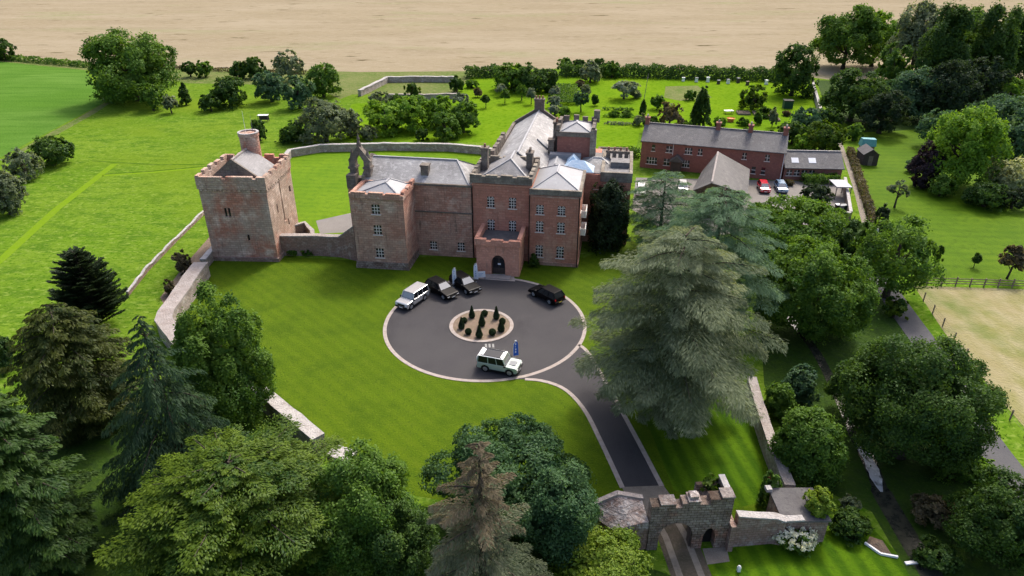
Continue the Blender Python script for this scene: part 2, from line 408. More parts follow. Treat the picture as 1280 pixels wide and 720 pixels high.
def strip(name, line, width, z, mat, z1=None):
    """a band along a line; with z1 it becomes a solid with thickness"""
    L = [Vector(p[:2]) for p in line]; a, b = [], []
    for i, p in enumerate(L):
        d = (L[min(i + 1, len(L) - 1)] - L[max(i - 1, 0)]).normalized(); n = Vector((-d.y, d.x))
        w = width[i] if isinstance(width, list) else width
        a.append(p + n * w / 2); b.append(p - n * w / 2)
    mb = MB()
    for i in range(len(L) - 1):
        if z1 is None: mb.face([(*b[i], z), (*b[i + 1], z), (*a[i + 1], z), (*a[i], z)])
        else:
            mb.poly([(*b[i], z), (*b[i + 1], z), (*a[i + 1], z), (*a[i], z), (*b[i], z1), (*b[i + 1], z1), (*a[i + 1], z1), (*a[i], z1)],
                    [(4, 5, 6, 7), (0, 1, 5, 4), (2, 3, 7, 6)] + ([(3, 0, 4, 7)] if i == 0 else []) + ([(1, 2, 6, 5)] if i == len(L) - 2 else []))
    return mb.build(name, M[mat])

sheet('ground', [(-2500, -200), (2500, -200), (2500, 4000), (-2500, 4000)], 0, 'grass_meadow')
FIELD_EDGE = [(-300, 52), (0, 72), (110, 80), (240, 84), (450, 90), (580, 89), (760, 84), (960, 90), (1040, 100), (1280, 106), (1600, 112)]
fe = [at(x, y) for x, y in FIELD_EDGE]
sheet('wheat_field', fe + [Vector((2400, 2500, 0)), Vector((-2400, 2500, 0))], .008, 'wheat')
area('rough_margin', [(-200, 56), (0, 71), (110, 79.5), (240, 83.5), (450, 89.5), (580, 89), (600, 92), (560, 118), (440, 118), (425, 124), (400, 112), (330, 106), (235, 104), (110, 88), (0, 77), (-200, 62)], .004, 'rough_grass')
area('pasture', [(-260, 62), (0, 77), (108, 88), (120, 110), (134, 126), (70, 160), (0, 197), (-260, 330)], .006, 'grass_pasture')
area('rough_strip', [(136, 125), (147, 122), (120, 141), (72, 168), (30, 189), (26, 187), (66, 164), (100, 146)], .010, 'rough_grass')
area('back_lawn', [(355, 190), (400, 184), (600, 184), (640, 190), (640, 300), (520, 318), (445, 312), (350, 300)], .006, 'grass_back_lawn')
area('orchard_grass', [(420, 160), (440, 130), (570, 118), (590, 96), (970, 96), (1020, 104), (1030, 150), (980, 175), (800, 165), (790, 205), (700, 205), (605, 178), (430, 178)], .006, 'grass_orchard')
area('east_lawn', [(1075, 168), (1200, 152), (1400, 180), (1400, 352), (1140, 349), (1085, 290)], .006, 'grass_east_lawn')
area('painted_shade_ground', [(-300, 520), (60, 520), (190, 470), (330, 540), (430, 610), (560, 640), (760, 690), (840, 720), (900, 1500), (-900, 1500)], .006, 'grass_shade')  # tree shade painted as a sheet of darker grass
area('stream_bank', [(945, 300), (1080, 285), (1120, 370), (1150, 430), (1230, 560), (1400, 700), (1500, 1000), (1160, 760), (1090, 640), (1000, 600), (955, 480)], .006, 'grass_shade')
area('paddock', [(1142, 357), (1290, 362), (1500, 370), (1500, 720), (1290, 545), (1225, 470), (1180, 415)], .008, 'dry_paddock')
area('lawn', [(190, 405), (232, 345), (266, 322), (350, 320), (447, 326), (600, 318), (730, 322), (790, 300), (905, 430), (948, 510), (990, 620), (905, 660), (800, 660), (700, 650), (520, 620), (425, 585), (330, 500)], .006, 'grass_lawn')
area('gate_lawn', [(786, 470), (905, 440), (948, 510), (986, 620), (900, 640), (842, 612)], .010, 'grass_gate_lawn')
area('outer_lawn', [(880, 690), (1000, 675), (1080, 650), (1120, 690), (1160, 760), (1200, 900), (880, 900)], .010, 'grass_gate_lawn')
area('yard', [(790, 262), (795, 222), (980, 226), (1056, 228), (1062, 285), (930, 290), (850, 300)], .010, 'yard_paving')
area('yard_grass', [(946, 232), (973, 232), (975, 242), (946, 242)], .014, 'grass_mown') if False else None
area('bed_earth', [(200, 372), (232, 330), (262, 296), (270, 305), (240, 340), (214, 396)], .012, 'bare_earth')
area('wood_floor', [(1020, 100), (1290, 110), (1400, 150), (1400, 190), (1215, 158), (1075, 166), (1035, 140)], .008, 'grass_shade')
area('walled_grass', [(450, 112), (484, 97), (572, 97), (572, 117), (490, 117)], .012, 'rough_grass')
area('bare_patch', [(832, 108), (872, 107), (890, 122), (850, 126), (830, 122)], .012, 'rough_grass')
area('terrace', [(395, 276), (440, 266), (445, 290), (400, 292)], .012, 'yard_paving')
# mown paths through the meadow, dark shadow lines painted along them
for a in ([(-40, 356), (0, 326), (70, 262), (143, 205)],):
    struct(strip('mown_path', [at(*p) for p in a], 1.35, .012, 'grass_mown'))
struct(strip('mown_path', [at(*p) for p in [(128, 219.6), (190, 215.6), (256, 209.6)]], .9, .012, 'grass_mown'))
struct(strip('path_edge_shadow', [at(*p) for p in [(132, 217.6), (190, 214), (256, 208)]], .45, .016, 'grass_trodden'))  # painted shadow line beside the lighter band
struct(strip('mown_path', [at(*p) for p in [(115, 201), (143, 203), (200, 206), (256, 205.5)]], .5, .012, 'grass_trodden'))  # narrow dark line in the same painted shadow colour
struct(strip('garden_path', smooth_line([at(*p) for p in [(1046, 168), (1054, 190), (1068, 230), (1080, 275), (1085, 292)]]), .9, .014, 'gravel'))

# turning circle and drive
CC = Vector((-3.2, 71.05)); CR = 11.85
def ring_pts(c, r, n=96, a0=0, a1=2 * math.pi): return [Vector((c.x + r * math.cos(a0 + (a1 - a0) * i / n), c.y + r * math.sin(a0 + (a1 - a0) * i / n))) for i in range(n + 1)]
sheet('turning_circle', ring_pts(CC, CR - .2)[:-1], .016, 'asphalt')
left_edge = smooth_line([at(*p) for p in [(640, 474), (676, 476), (706, 487), (730, 512), (750, 550), (778, 610)]])
right_edge = smooth_line([at(*p) for p in [(700, 425), (728, 434), (748, 462), (776, 512), (802, 560), (827, 608)]])
sheet('drive', left_edge + right_edge[::-1], .020, 'asphalt')
def kerb(name, line, w=.42, z=.05): return struct(strip(name, line, w, 0, 'kerb_stone', z))
kerb('kerb', ring_pts(CC, CR, 110, R(-35), R(291)))
struct(strip('kerb_line', ring_pts(CC, CR, 24, R(291), R(325)), .42, .026, 'kerb_stone'))
kerb('kerb', left_edge[3:]); kerb('kerb', right_edge[5:])
area('gate_gravel', [(777, 609), (829, 607), (848, 632), (842, 650), (800, 650)], .024, 'gravel')
struct(strip('gate_track', [at(828, 640), at(846, 672), at(866, 725), at(895, 800)], 3.0, .018, 'wet_track'))
for off in (-.85, .75):
    l = [at(828, 640), at(846, 672), at(866, 725), at(895, 800)]
    struct(strip('wheel_track', [p + Vector((off, 0, 0)) for p in l], .5, .024, 'track_stone'))
area('gate_apron', [(878, 686), (908, 684), (912, 702), (884, 706)], .022, 'gravel')
IC = Vector((-3.62, 70.45))
sheet('planting_bed', ring_pts(IC, 3.45, 64)[:-1], .06, 'bed_gravel')
kerb('kerb', ring_pts(IC, 3.6, 72), .42, .09)
area('porch_path', [(603, 342), (642, 343), (644, 352), (600, 349)], .030, 'kerb_stone')
for k in range(3): area('road_marking', [(606 + 4.5 * k, 430), (608.5 + 4.5 * k, 430), (609 + 4.5 * k, 434.5), (606.5 + 4.5 * k, 434.5)], .024, 'road_paint')
# lane and stream
struct(strip('lane', smooth_line([at(*p) for p in [(1085, 292), (1075, 318), (1100, 350), (1135, 400), (1180, 462), (1225, 540), (1290, 625), (1400, 760)]]), 3.0, .018, 'lane_tarmac'))
st = smooth_line([at(*p) for p in [(985, 395), (1020, 440), (1045, 490), (1068, 540), (1088, 580), (1102, 615), (1122, 650), (1165, 720), (1240, 830)]])
struct(strip('stream', st, [1.0] * 18 + [1.3] * 12 + [1.7] * 19, .018, 'water'))
struct(strip('stream_sky_reflection', st[19:31], [.3, .7, 1.0, 1.05, .8, .9, 1.1, .9, 1.0, .7, .5, .2], .024, 'white_water'))  # painted sky reflection laid over a short stretch of the stream

# ------------------------------------------------------------------ building helpers (local coordinates u, v, z)
def wall_panel(mb, p0, p1, z0, z1, ops=(), dep=.28):
    """vertical wall from p0 to p1 (outside on the right-hand side) with recessed rectangular openings (s0, s1, za, zb)"""
    p0, p1 = Vector(p0), Vector(p1); Ln = (p1 - p0).length; d = (p1 - p0) / Ln; n = Vector((d.y, -d.x))
    ss = sorted({0, Ln, *[o[0] for o in ops], *[o[1] for o in ops]}); zs = sorted({z0, z1, *[o[2] for o in ops], *[o[3] for o in ops]})
    P = lambda s, z, k=0: (*(p0 + d * s - n * k), z)
    for i in range(len(ss) - 1):
        for j in range(len(zs) - 1):
            sm, zm = (ss[i] + ss[i + 1]) / 2, (zs[j] + zs[j + 1]) / 2
            if any(o[0] < sm < o[1] and o[2] < zm < o[3] for o in ops): continue
            mb.face([P(ss[i], zs[j]), P(ss[i + 1], zs[j]), P(ss[i + 1], zs[j + 1]), P(ss[i], zs[j + 1])])
    for a, b, c, e in ops:
        mb.face([P(a, c), P(b, c), P(b, c, dep), P(a, c, dep)]); mb.face([P(a, e, dep), P(b, e, dep), P(b, e), P(a, e)])
        mb.face([P(a, c), P(a, c, dep), P(a, e, dep), P(a, e)]); mb.face([P(b, c, dep), P(b, c), P(b, e), P(b, e, dep)])
def walls(name, parent, pts, z0, z1, mat, ops=None, top=True, dep=.28):
    """closed ring of walls (counter-clockwise), ops = {edge: [openings]}"""
    mb = MB(); ops = ops or {}; n = len(pts)
    for i in range(n): wall_panel(mb, pts[i], pts[(i + 1) % n], z0, z1, ops.get(i, ()), dep)
    if top: mb.face([(*p, z1) for p in pts])
    return mb.build(name, M[mat], parent)
def window(parent, p0, p1, op, kind='stone', dep=.2, bars=(2, 3), name='window', arch=False, label=None):
    p0, p1 = Vector(p0), Vector(p1); d = (p1 - p0).normalized(); n = Vector((d.y, -d.x))
    a, b, c, e = op; w, h = b - a, e - c
    o = p0 + d * a
    def bx(mb, s0, s1, za, zb, k0, k1):
        q = [(s0, k0), (s1, k0), (s1, k1), (s0, k1)]
        pt = [o + d * s - n * k for s, k in q]
        mb.poly([(*p, za) for p in pt] + [(*p, zb) for p in pt], [(3, 2, 1, 0), (4, 5, 6, 7), (0, 1, 5, 4), (1, 2, 6, 5), (2, 3, 7, 6), (3, 0, 4, 7)])
    mb = MB(); t = .085; dep = dep - .05
    bx(mb, -.06 if kind == 'slit' else -.14, w + (.06 if kind == 'slit' else .14), c - .12, c - .01, -.03 if kind == 'slit' else -.12, dep - .02)                                  # sill
    if kind == 'stone' and arch:                                                             # two small lancet heads in the glazing
        for q in range(2):
            xa, xb = w * q / 2, w * (q + 1) / 2; xm = (xa + xb) / 2
            for x0, x1, za, zb in ((xa, xm, e - .38, e - .02), (xm, xb, e - .02, e - .38)):
                P0, P1 = o + d * x0 - n * (dep - .12), o + d * x1 - n * (dep - .12); mb.bar((*P0, za), (*P1, zb), .06, .06)
    nb, nh = bars
    for i in range(1, nb): x = w * i / nb; bx(mb, x - t / 2, x + t / 2, c, e, dep - .1, dep)
    for i in range(1, nh): z = c + h * i / nh; bx(mb, 0, w, z - .04, z + .04, dep - .094, dep - .006)
    f = mb.build(name, M['sandstone_tower' if kind in ('slit', 'plain') else 'window_stone'], parent)
    if label: f['label'] = label
    g = MB(); bx(g, .002, w - .002, c + .002, e - .002, dep + .01, dep + .05); g.build('pane', M['window_glass'], f)
    return f
def windows(parent, p0, p1, ops, **k):
    for o in ops: window(parent, p0, p1, o, **k)
def merlons(mb, p0, p1, z, h, th, w, gap, inset=0, start=0):
    p0, p1 = Vector(p0), Vector(p1); d = (p1 - p0).normalized(); n = Vector((-d.y, d.x)); Ln = (p1 - p0).length; s = start
    while s < Ln - .2:
        e = min(s + w, Ln)
        q = [p0 + d * s + n * inset, p0 + d * e + n * inset, p0 + d * e + n * (inset + th), p0 + d * s + n * (inset + th)]
        mb.prism([tuple(p) for p in q], z, z + h * random.uniform(.6, 1.08)); s += (w + gap) * random.uniform(.93, 1.07)
def ring_wall(mb, x0, y0, x1, y1, z0, z1, th, skip=''):
    if 'S' not in skip: mb.box(x0, y0, z0, x1, y0 + th, z1)
    if 'N' not in skip: mb.box(x0, y1 - th, z0, x1, y1, z1)
    if 'W' not in skip: mb.box(x0, y0 + th, z0, x0 + th, y1 - th, z1)
    if 'E' not in skip: mb.box(x1 - th, y0 + th, z0, x1, y1 - th, z1)
def hip_roof(name, parent, x0, y0, x1, y1, z, zr, mat, axis='y', i0=0, i1=0, ridge=None, base=.1, roll=None):
    """solid roof on a rectangle; i0/i1 = how far the ridge stops short of each end (0 = gable)"""
    mb = MB()
    B = [(x0, y0), (x1, y0), (x1, y1), (x0, y1)]
    if axis == 'y':
        c = ridge if ridge is not None else (x0 + x1) / 2; r0, r1 = (c, y0 + i0), (c, y1 - i1)
        f = [(4, 5, 8), (5, 6, 9, 8), (6, 7, 9), (7, 4, 8, 9)]
    else:
        c = ridge if ridge is not None else (y0 + y1) / 2; r0, r1 = (x0 + i0, c), (x1 - i1, c)
        f = [(4, 5, 9, 8), (5, 6, 9), (6, 7, 8, 9), (7, 4, 8)]
    mb.poly([(*p, z - base) for p in B] + [(*p, z) for p in B] + [(*r0, zr), (*r1, zr)],
            [(3, 2, 1, 0), (0, 1, 5, 4), (1, 2, 6, 5), (2, 3, 7, 6), (3, 0, 4, 7)] + f)
    o = mb.build(name, M[mat], parent)
    if roll:
        rb = MB()
        V = lambda p, zz: (p[0], p[1], zz + .03)
        rb.bar(V(r0, zr), V(r1, zr), .26, .12)
        if i0:
            for b in ((0, 1) if axis == 'y' else (0, 3)): rb.bar(V(B[b], z), V(r0, zr), .2, .1)
        if i1:
            for b in ((2, 3) if axis == 'y' else (1, 2)): rb.bar(V(B[b], z), V(r1, zr), .2, .1)
        rb.build('ridge_roll', M[roll], o)
    return o
def chimney(parent, x, y, z0, z1, w, l, pots, mat='stone_dark', pot='terracotta'):
    mb = MB(); mb.box(x - w / 2, y - l / 2, z0, x + w / 2, y + l / 2, z1 - .25); mb.box(x - w / 2 - .1, y - l / 2 - .1, z1 - .25, x + w / 2 + .1, y + l / 2 + .1, z1)
    c = mb.build('chimney', M[mat], parent)
    pb = MB()
    for i in range(pots):
        t = (i + .5) / pots - .5
        px, py = (x, y + t * l) if l >= w else (x + t * w, y)
        pb.lathe(px, py, [(.17, z1), (.14, z1 + .35), (.17, z1 + .38), (.15, z1 + .48)], 10)
    if pots: build_each(pb, 'chimney_pot', M[pot], c)
    return c

# ------------------------------------------------------------------ the pele tower
tw = thing('pele_tower', 'tall square weathered sandstone tower with battlements and round roof turret, apart from the mansion', 'tower', at(268, 325), R(-2.5))
W_, D_, HT = 9.2, 9.8, 10.6
mb = MB(); mb.box(-.25, -.25, 0, W_ + .25, D_ + .25, .55); mb.build('plinth', M['stone_wall'], tw)
slits = [(2.9, 3.25, 6.6, 7.9), (3.4, 3.75, 6.6, 7.9), (5.4, 5.75, 3.1, 4.0)]
slits_e = [(2.6, 2.95, 6.2, 7.5), (4.6, 5.0, 4.2, 10.2), (5.9, 6.3, 3.0, 4.0), (8.1, 8.8, 7.2, 8.2)]
walls('wall', tw, [(0, 0), (W_, 0), (W_, D_), (0, D_)], .5, HT, 'sandstone_tower', {0: slits, 1: slits_e}, dep=.35)
for o in slits[:3]: window(tw, (0, 0), (W_, 0), o, 'slit', dep=.25, bars=(1, 1), name='slit_window')
for o in slits_e[:1] + slits_e[2:]: window(tw, (W_, 0), (W_, D_), o, 'slit', dep=.25, bars=(1, 1), name='slit_window')
window(tw, (W_, 0), (W_, D_), slits_e[1], 'plain', dep=.3, bars=(1, 1), name='recess')
mb = MB()
for i in range(14): x = .1 + i * .66; mb.box(x, -.12, HT - .28, x + .42, 0, HT - .02)
for i in range(15): y = .1 + i * .66; mb.box(W_, y, HT - .28, W_ + .12, y + .42, HT - .02)
build_each(mb, 'corbel', M['sandstone_tower'], tw)
mb = MB(); ring_wall(mb, -.14, -.14, W_ + .14, D_ + .14, HT, HT + 1.45, .5)
e = .14
merlons(mb, (-e, -e), (W_ + e, -e), HT + 1.45, .35, .5, 3.6, .75, 0, 0)
merlons(mb, (W_ + e, -e), (W_ + e, D_ + e), HT + 1.45, .55, .5, 1.35, .7, 0, .6)
merlons(mb, (W_ + e, D_ + e), (-e, D_ + e), HT + 1.45, .55, .5, 1.35, .7)
merlons(mb, (-e, D_ + e), (-e, -e), HT + 1.45, .65, .5, 1.25, .8, 0, .6)
mb.build('parapet', M['sandstone_tower'], tw)
mb = MB(); mb.box(.2, .2, HT, W_ - .2, D_ - .2, HT + .15); mb.build('roof_walk', M['lead_dull'], tw)
rf = hip_roof('roof', tw, 1.0, 1.7, 8.3, 7.6, HT + .7, HT + 3.5, 'slate_grey', 'y', 0, 0, 4.5, .5)
mb = MB(); mb.poly([(.9, 1.4, HT + .15), (8.4, 1.4, HT + .15), (8.4, 1.4, HT + .8), (4.5, 1.4, HT + 3.75), (.9, 1.4, HT + .8)] + [(.9, 1.69, HT + .15), (8.4, 1.69, HT + .15), (8.4, 1.69, HT + .8), (4.5, 1.69, HT + 3.75), (.9, 1.69, HT + .8)],
    [(0, 1, 2, 3, 4), (9, 8, 7, 6, 5), (0, 5, 6, 1), (1, 6, 7, 2), (2, 7, 8, 3), (3, 8, 9, 4), (4, 9, 5, 0)]); mb.build('gable', M['stone_dark'], tw)
mb = MB(); mb.bar((4.5, 1.7, HT + 3.55), (4.5, 7.6, HT + 3.55), .3, .16); mb.build('ridge', M['coping_pale'], rf)
mb = MB()
mb.lathe(4.6, 8.2, [(1.32, HT), (1.32, HT + 5.0), (1.42, HT + 5.05), (1.42, HT + 5.5), (1.15, HT + 5.5), (1.15, HT + 5.40), (.02, HT + 5.42)], 28)
tu = mb.build('turret', M['sandstone_tower'], tw, smooth=False)
mb = MB(); mb.lathe(4.6, 8.2, [(1.45, HT + 5.503), (1.45, HT + 5.6), (1.13, HT + 5.6), (1.13, HT + 5.503), (1.45, HT + 5.503)], 28, False); mb.build('turret_coping', M['coping_white'], tu)
mb = MB(); mb.lathe(4.1, 8.6, [(.035, HT + 5), (.02, HT + 8.4)], 6); mb.build('flagpole', M['plastic_white'], tw)
mb = MB(); mb.lathe(5.0, 8.9, [(.035, HT + 5), (.015, HT + 7.8)], 6); mb.build('aerial', M['plastic_grey'], tw)

# curtain wall joining tower and mansion
def wall_line(name, label, px, z, th, mat, cap=None, capz=.22, capw=.12, cat='wall', wob=.0, group=None):
    """a masonry wall following ground points; z = height or list of heights"""
    pts = [at(*p) if not isinstance(p, Vector) else p for p in px]
    o = pts[0].copy()
    t = thing(name, label, cat, o, 0, group)
    L = [Vector((p.x - o.x, p.y - o.y)) for p in pts]; zs = z if isinstance(z, list) else [z] * len(L)
    fine, fz = [], []
    for i in range(len(L) - 1):
        n = max(1, int((L[i + 1] - L[i]).length / 1.2))
        for k in range(n):
            f = k / n; fine.append(L[i].lerp(L[i + 1], f)); fz.append(zs[i] * (1 - f) + zs[i + 1] * f + random.uniform(-wob, wob))
    fine.append(L[-1]); fz.append(zs[-1])
    def run(th, lo, hi):
        mb = MB(); a, b = [], []
        for i, p in enumerate(fine):
            d = (fine[min(i + 1, len(fine) - 1)] - fine[max(i - 1, 0)]).normalized(); n = Vector((-d.y, d.x)); w = th * (1 + random.uniform(-wob, wob) * .6)
            a.append(p + n * w / 2); b.append(p - n * w / 2)
        for i in range(len(fine) - 1):
            j = i + 1
            mb.poly([(*b[i], lo(i)), (*b[j], lo(j)), (*a[j], lo(j)), (*a[i], lo(i)), (*b[i], hi(i)), (*b[j], hi(j)), (*a[j], hi(j)), (*a[i], hi(i))],
                    [(4, 5, 6, 7), (0, 1, 5, 4), (2, 3, 7, 6)] + ([(3, 0, 4, 7)] if i == 0 else []) + ([(1, 2, 6, 5)] if j == len(fine) - 1 else []))
        return mb
    run(th, lambda i: -.1, lambda i: fz[i]).build('wall', M[mat], t)
    if cap: run(th + capw, lambda i: fz[i] + .003, lambda i: fz[i] + capz).build('coping', M[cap], t)
    return t
wall_line('curtain_wall', 'mossy dark red stone wall joining the square tower to the mansion wing', [(349, 318), (400, 318), (428, 320), (449, 325)], [2.9, 2.9, 2.95, 5.2], .9, 'stone_wall', 'coping_pale', .2, .05, wob=.05)
wall_line('enclosure_wall', 'short broken stone enclosure wall behind the curtain wall beside the tower', [(360, 300), (383, 292), (392, 300), (392, 306)], [1.9, 1.7, 1.3, 1.2], .5, 'stone_wall', 'coping_pale', wob=.2)
wall_line('stone_stub', 'low stepped stone stub at the foot of the square tower by the enclosure', [(370, 309), (382, 308)], [2.2, 1.2], .8, 'coping_pale', wob=.2)

# ------------------------------------------------------------------ the mansion
mn = thing('mansion', 'large red sandstone mansion of several wings with battlements, pale roofs and an arched porch', 'mansion', (-5.36, 89.16, 0), R(-9))
FBT = 11.3
# --- entrance block
fo = [(2.0, 3.0, 7.8, 9.35), (5.0, 6.0, 7.8, 9.35), (2.0, 3.0, 4.35, 6.0), (5.0, 6.0, 4.35, 6.0)]
walls('entrance_block_wall', mn, [(0, 0), (7.9, 0), (7.9, 8.5), (0, 8.5)], -.1, FBT, 'sandstone_red', {0: fo})
windows(mn, (0, 0), (7.9, 0), fo, bars=(3, 4), arch=True)
mb = MB(); mb.box(-.02, -.08, 3.95, 7.92, -.002, 4.08); mb.box(-.02, -.08, FBT - .35, 7.95, -.002, FBT - .18); build_each(mb, 'string_course', M['sandstone_pink'], mn)
mb = MB(); ring_wall(mb, -.28, -.28, 8.15, 8.6, FBT, FBT + .95, .5)
merlons(mb, (-.28, -.28), (8.15, -.28), FBT + .95, .3, .5, 1.6, .5); merlons(mb, (8.15, 8.6), (-.28, 8.6), FBT + .95, .3, .5, 1.3, .6)
merlons(mb, (-.28, 8.6), (-.28, -.28), FBT + .95, .3, .5, 1.3, .6, 0, .8); merlons(mb, (8.15, -.28), (8.15, 8.6), FBT + .95, .3, .5, 1.3, .6, 0, .8)
mb.build('parapet', M['lichen_parapet'], mn)
hip_roof('roof', mn, 1.1, 2.6, 7.0, 9.2, FBT + .2, FBT + 1.75, 'slate_grey', 'y', 2.9, 0, 4.4, .3, 'lead_roof')
mb = MB(); mb.box(.22, .22, FBT, 7.65, 8.1, FBT + .06); mb.build('roof_gutter', M['lead_dull'], mn)
chimney(mn, .75, 5.4, FBT, 14.6, .9, 1.1, 1); chimney(mn, 7.0, 6.2, FBT, 14.0, .85, 1.5, 2, pot='stone_dark')
# --- porch
PW = [(1.4, -5.05), (7.2, -5.05), (7.2, -.02), (1.4, -.02)]
ap = [(2.0, 3.9, .0, 3.0)]
walls('porch_wall', mn, PW, -.1, 4.4, 'sandstone_pink', {0: ap}, dep=.7)
mb = MB()                                                     # pointed arch head filling the top of the opening
import math as _m
def arch_head(mb, x0, x1, y, zs, zt, th):
    n = 8; c = (x0 + x1) / 2; h = zt - zs; pts = []
    for i in range(n + 1):
        t = i / n; pts.append((x0 + (c - x0) * t, zs + h * math.sin(math.acos(1 - t) if t <= 1 else 1)))
    for side in (0, 1):
        for i in range(n):
            (xa, za), (xb, zb) = pts[i], pts[i + 1]
            if side: xa, xb = 2 * c - xa, 2 * c - xb
            q = [(xa, za), (xb, zb), (xb, zt + .02), (xa, zt + .02)]
            f = [(x, y, z) for x, z in q]; g = [(x, y + th, z) for x, z in q]
            mb.poly(f + g, [(0, 1, 2, 3), (7, 6, 5, 4), (0, 4, 5, 1), (3, 2, 6, 7), (0, 3, 7, 4), (1, 5, 6, 2)])
arch_head(mb, 3.4, 5.3, -5.03, 1.7, 3.0, .4); mb.build('porch_arch', M['sandstone_pink'], mn)
mb = MB(); mb.box(3.42, -4.42, 0, 5.28, -4.36, 3.0)
dr = mb.build('door', M['timber_dark'], mn)
mb = MB(); mb.box(3.6, -4.46, .9, 4.3, -4.425, 2.3); mb.box(4.42, -4.46, .9, 5.1, -4.425, 2.3); build_each(mb, 'door_glass', M['window_glass'], dr)
mb = MB(); mb.box(4.2, -4.48, 1.35, 4.6, -4.465, 1.6); mb.build('notice', M['banner_white'], dr)
mb = MB(); ring_wall(mb, 1.2, -5.25, 7.4, -.02, 4.4, 5.05, .55, 'N')
merlons(mb, (1.2, -5.25), (7.4, -5.25), 5.05, .35, .55, 1.55, .75); mb.box(1.2, -4.7, 5.05, 1.75, -.02, 5.4); mb.box(6.85, -4.7, 5.05, 7.4, -.02, 5.4)
mb.build('porch_parapet', M['sandstone_pink'], mn)
mb = MB(); mb.box(1.75, -4.7, 4.4, 6.85, -.03, 4.48); mb.build('porch_roof', M['felt_grey'], mn)
mb = MB(); mb.box(2.6, -6.2, -.05, 6.1, -5.06, .16); mb.build('porch_step', M['kerb_stone'], mn)
# --- east block with hipped lead roof
eo = [(u, u + 1.0, z, z + h) for u in (.9, 3.8) for z, h in ((7.55, 1.3), (4.95, 1.55), (1.2, 1.75))]
ee = [(1.5, 2.4, 7.5, 8.9), (1.5, 2.4, 5, 6.5)]
walls('east_block_wall', mn, [(7.95, -.8), (14.7, -.8), (14.7, 8.1), (7.95, 8.1)], -.1, 10.9, 'sandstone_red', {0: eo, 1: ee})
windows(mn, (7.95, -.8), (14.7, -.8), eo, bars=(3, 4), arch=True); windows(mn, (14.7, -.8), (14.7, 8.1), ee, bars=(2, 2))
mb = MB(); mb.box(7.9, -.92, 10.0, 14.8, -.81, 10.16); mb.box(7.92, -.90, -.1, 14.82, -.802, .5); mb.box(14.702, -.8, -.1, 14.8, 8, .5); build_each(mb, 'string_course', M['sandstone_wing'], mn)
mb = MB(); mb.box(7.9, -.95, 10.3, 14.85, -.55, 11.1); mb.box(14.45, -.55, 10.3, 14.85, 8.1, 11.1); mb.build('parapet', M['lichen_parapet'], mn)
hip_roof('roof', mn, 8.2, -.5, 14.5, 8.0, 11.0, 12.35, 'lead_roof', 'y', 3.4, 2.0, 11.2, .1, 'lead_roof')
for z in (4.3, 6.9):
    mb = MB(); mb.box(14.8, .4, z, 15.5, 2.9, z + .14); mb.box(15.42, .4, z + .14, 15.5, 2.9, z + .95); mb.box(14.8, .4, z + .14, 15.42, .46, z + .95); mb.box(14.8, 2.84, z + .14, 15.42, 2.9, z + .95)
    mb.build('balcony', M['white_paint'], mn)
mb = MB(); mb.tube([(14.6, -.98, .1), (14.6, -.98, 10.2)], [.07, .07], 6); mb.tube([(7.93, -.98, .1), (7.93, -.98, 10.2)], [.07, .07], 6); mb.tube([(-.1, -.12, .1), (-.1, -.12, 10.8)], [.08, .08], 6); build_each(mb, 'drainpipe', M['trim_black'], mn)
# --- main wing
mo = [(8.75, 9.75, 1.0, 2.2), (12.75, 13.75, 1.0, 2.25)]
walls('middle_wing_wall', mn, [(-15.1, -.4), (-.05, -.1), (-.05, 8), (-15.1, 8)], -.1, 10.7, 'sandstone_wing', {0: mo})
windows(mn, (-15.1, -.4), (-.05, -.1), mo, bars=(3, 3))
mb = MB(); mb.bar((-8.2, -.36, 6.75), (-.05, -.2, 6.75), .18, .14); mb.bar((-8.2, -.4, 10.75), (-.05, -.24, 10.75), .34, .28); build_each(mb, 'string_course', M['stone_dark'], mn)
hip_roof('roof', mn, -15.2, -.3, -.3, 8.2, 10.75, 13.0, 'slate_pale', 'x', .1, 2.6, 3.9, .15, 'lead_roof')
mb = MB(); mb.box(-7.5, .9, 10.8, -6.5, 1.9, 12.9); c = mb.build('chimney', M['void_dark'], mn) if False else None
chimney(mn, -6.9, 1.6, 10.9, 12.95, 1.05, 1.1, 0)
mb = MB(); mb.box(-15.5, -.35, 10.5, -15.1, 8.2, 11.4); mb.poly([(-15.5, -.3, 11.4), (-15.1, -.3, 11.4), (-15.1, 8.2, 11.4), (-15.5, 8.2, 11.4), (-15.5, 3.9, 13.4), (-15.1, 3.9, 13.4)], [(0, 1, 5, 4), (1, 2, 5), (2, 3, 4, 5), (3, 0, 4)]); mb.build('gable', M['stone_dark'], mn)
# --- old bellcote ruin on the wing's end
mb = MB()
mb.box(-17.35, .3, 9.7, -16.5, 1.4, 13.3); mb.box(-15.25, .3, 9.7, -14.4, 1.4, 13.3); mb.box(-16.5, .3, 9.7, -15.25, 1.4, 10.9)
mb.poly([(-17.5, .35, 13.3), (-14.25, .35, 13.3), (-15.87, .35, 15.5), (-16.5, .35, 13.3), (-15.25, .35, 13.3), (-15.87, .35, 14.3), (-17.5, 1.35, 13.3), (-14.25, 1.35, 13.3), (-15.87, 1.35, 15.5), (-16.5, 1.35, 13.3), (-15.25, 1.35, 13.3), (-15.87, 1.35, 14.3)],
        [(0, 3, 5, 2), (4, 1, 2, 5), (6, 8, 11, 9), (10, 11, 8, 7), (0, 2, 8, 6), (2, 1, 7, 8), (3, 9, 11, 5), (5, 11, 10, 4), (0, 6, 9, 3), (4, 10, 7, 1)])
mb.lathe(-15.87, .85, [(.3, 15.1), (.34, 15.6), (.12, 16.1), (.22, 16.25), (.03, 17.0)], 8)
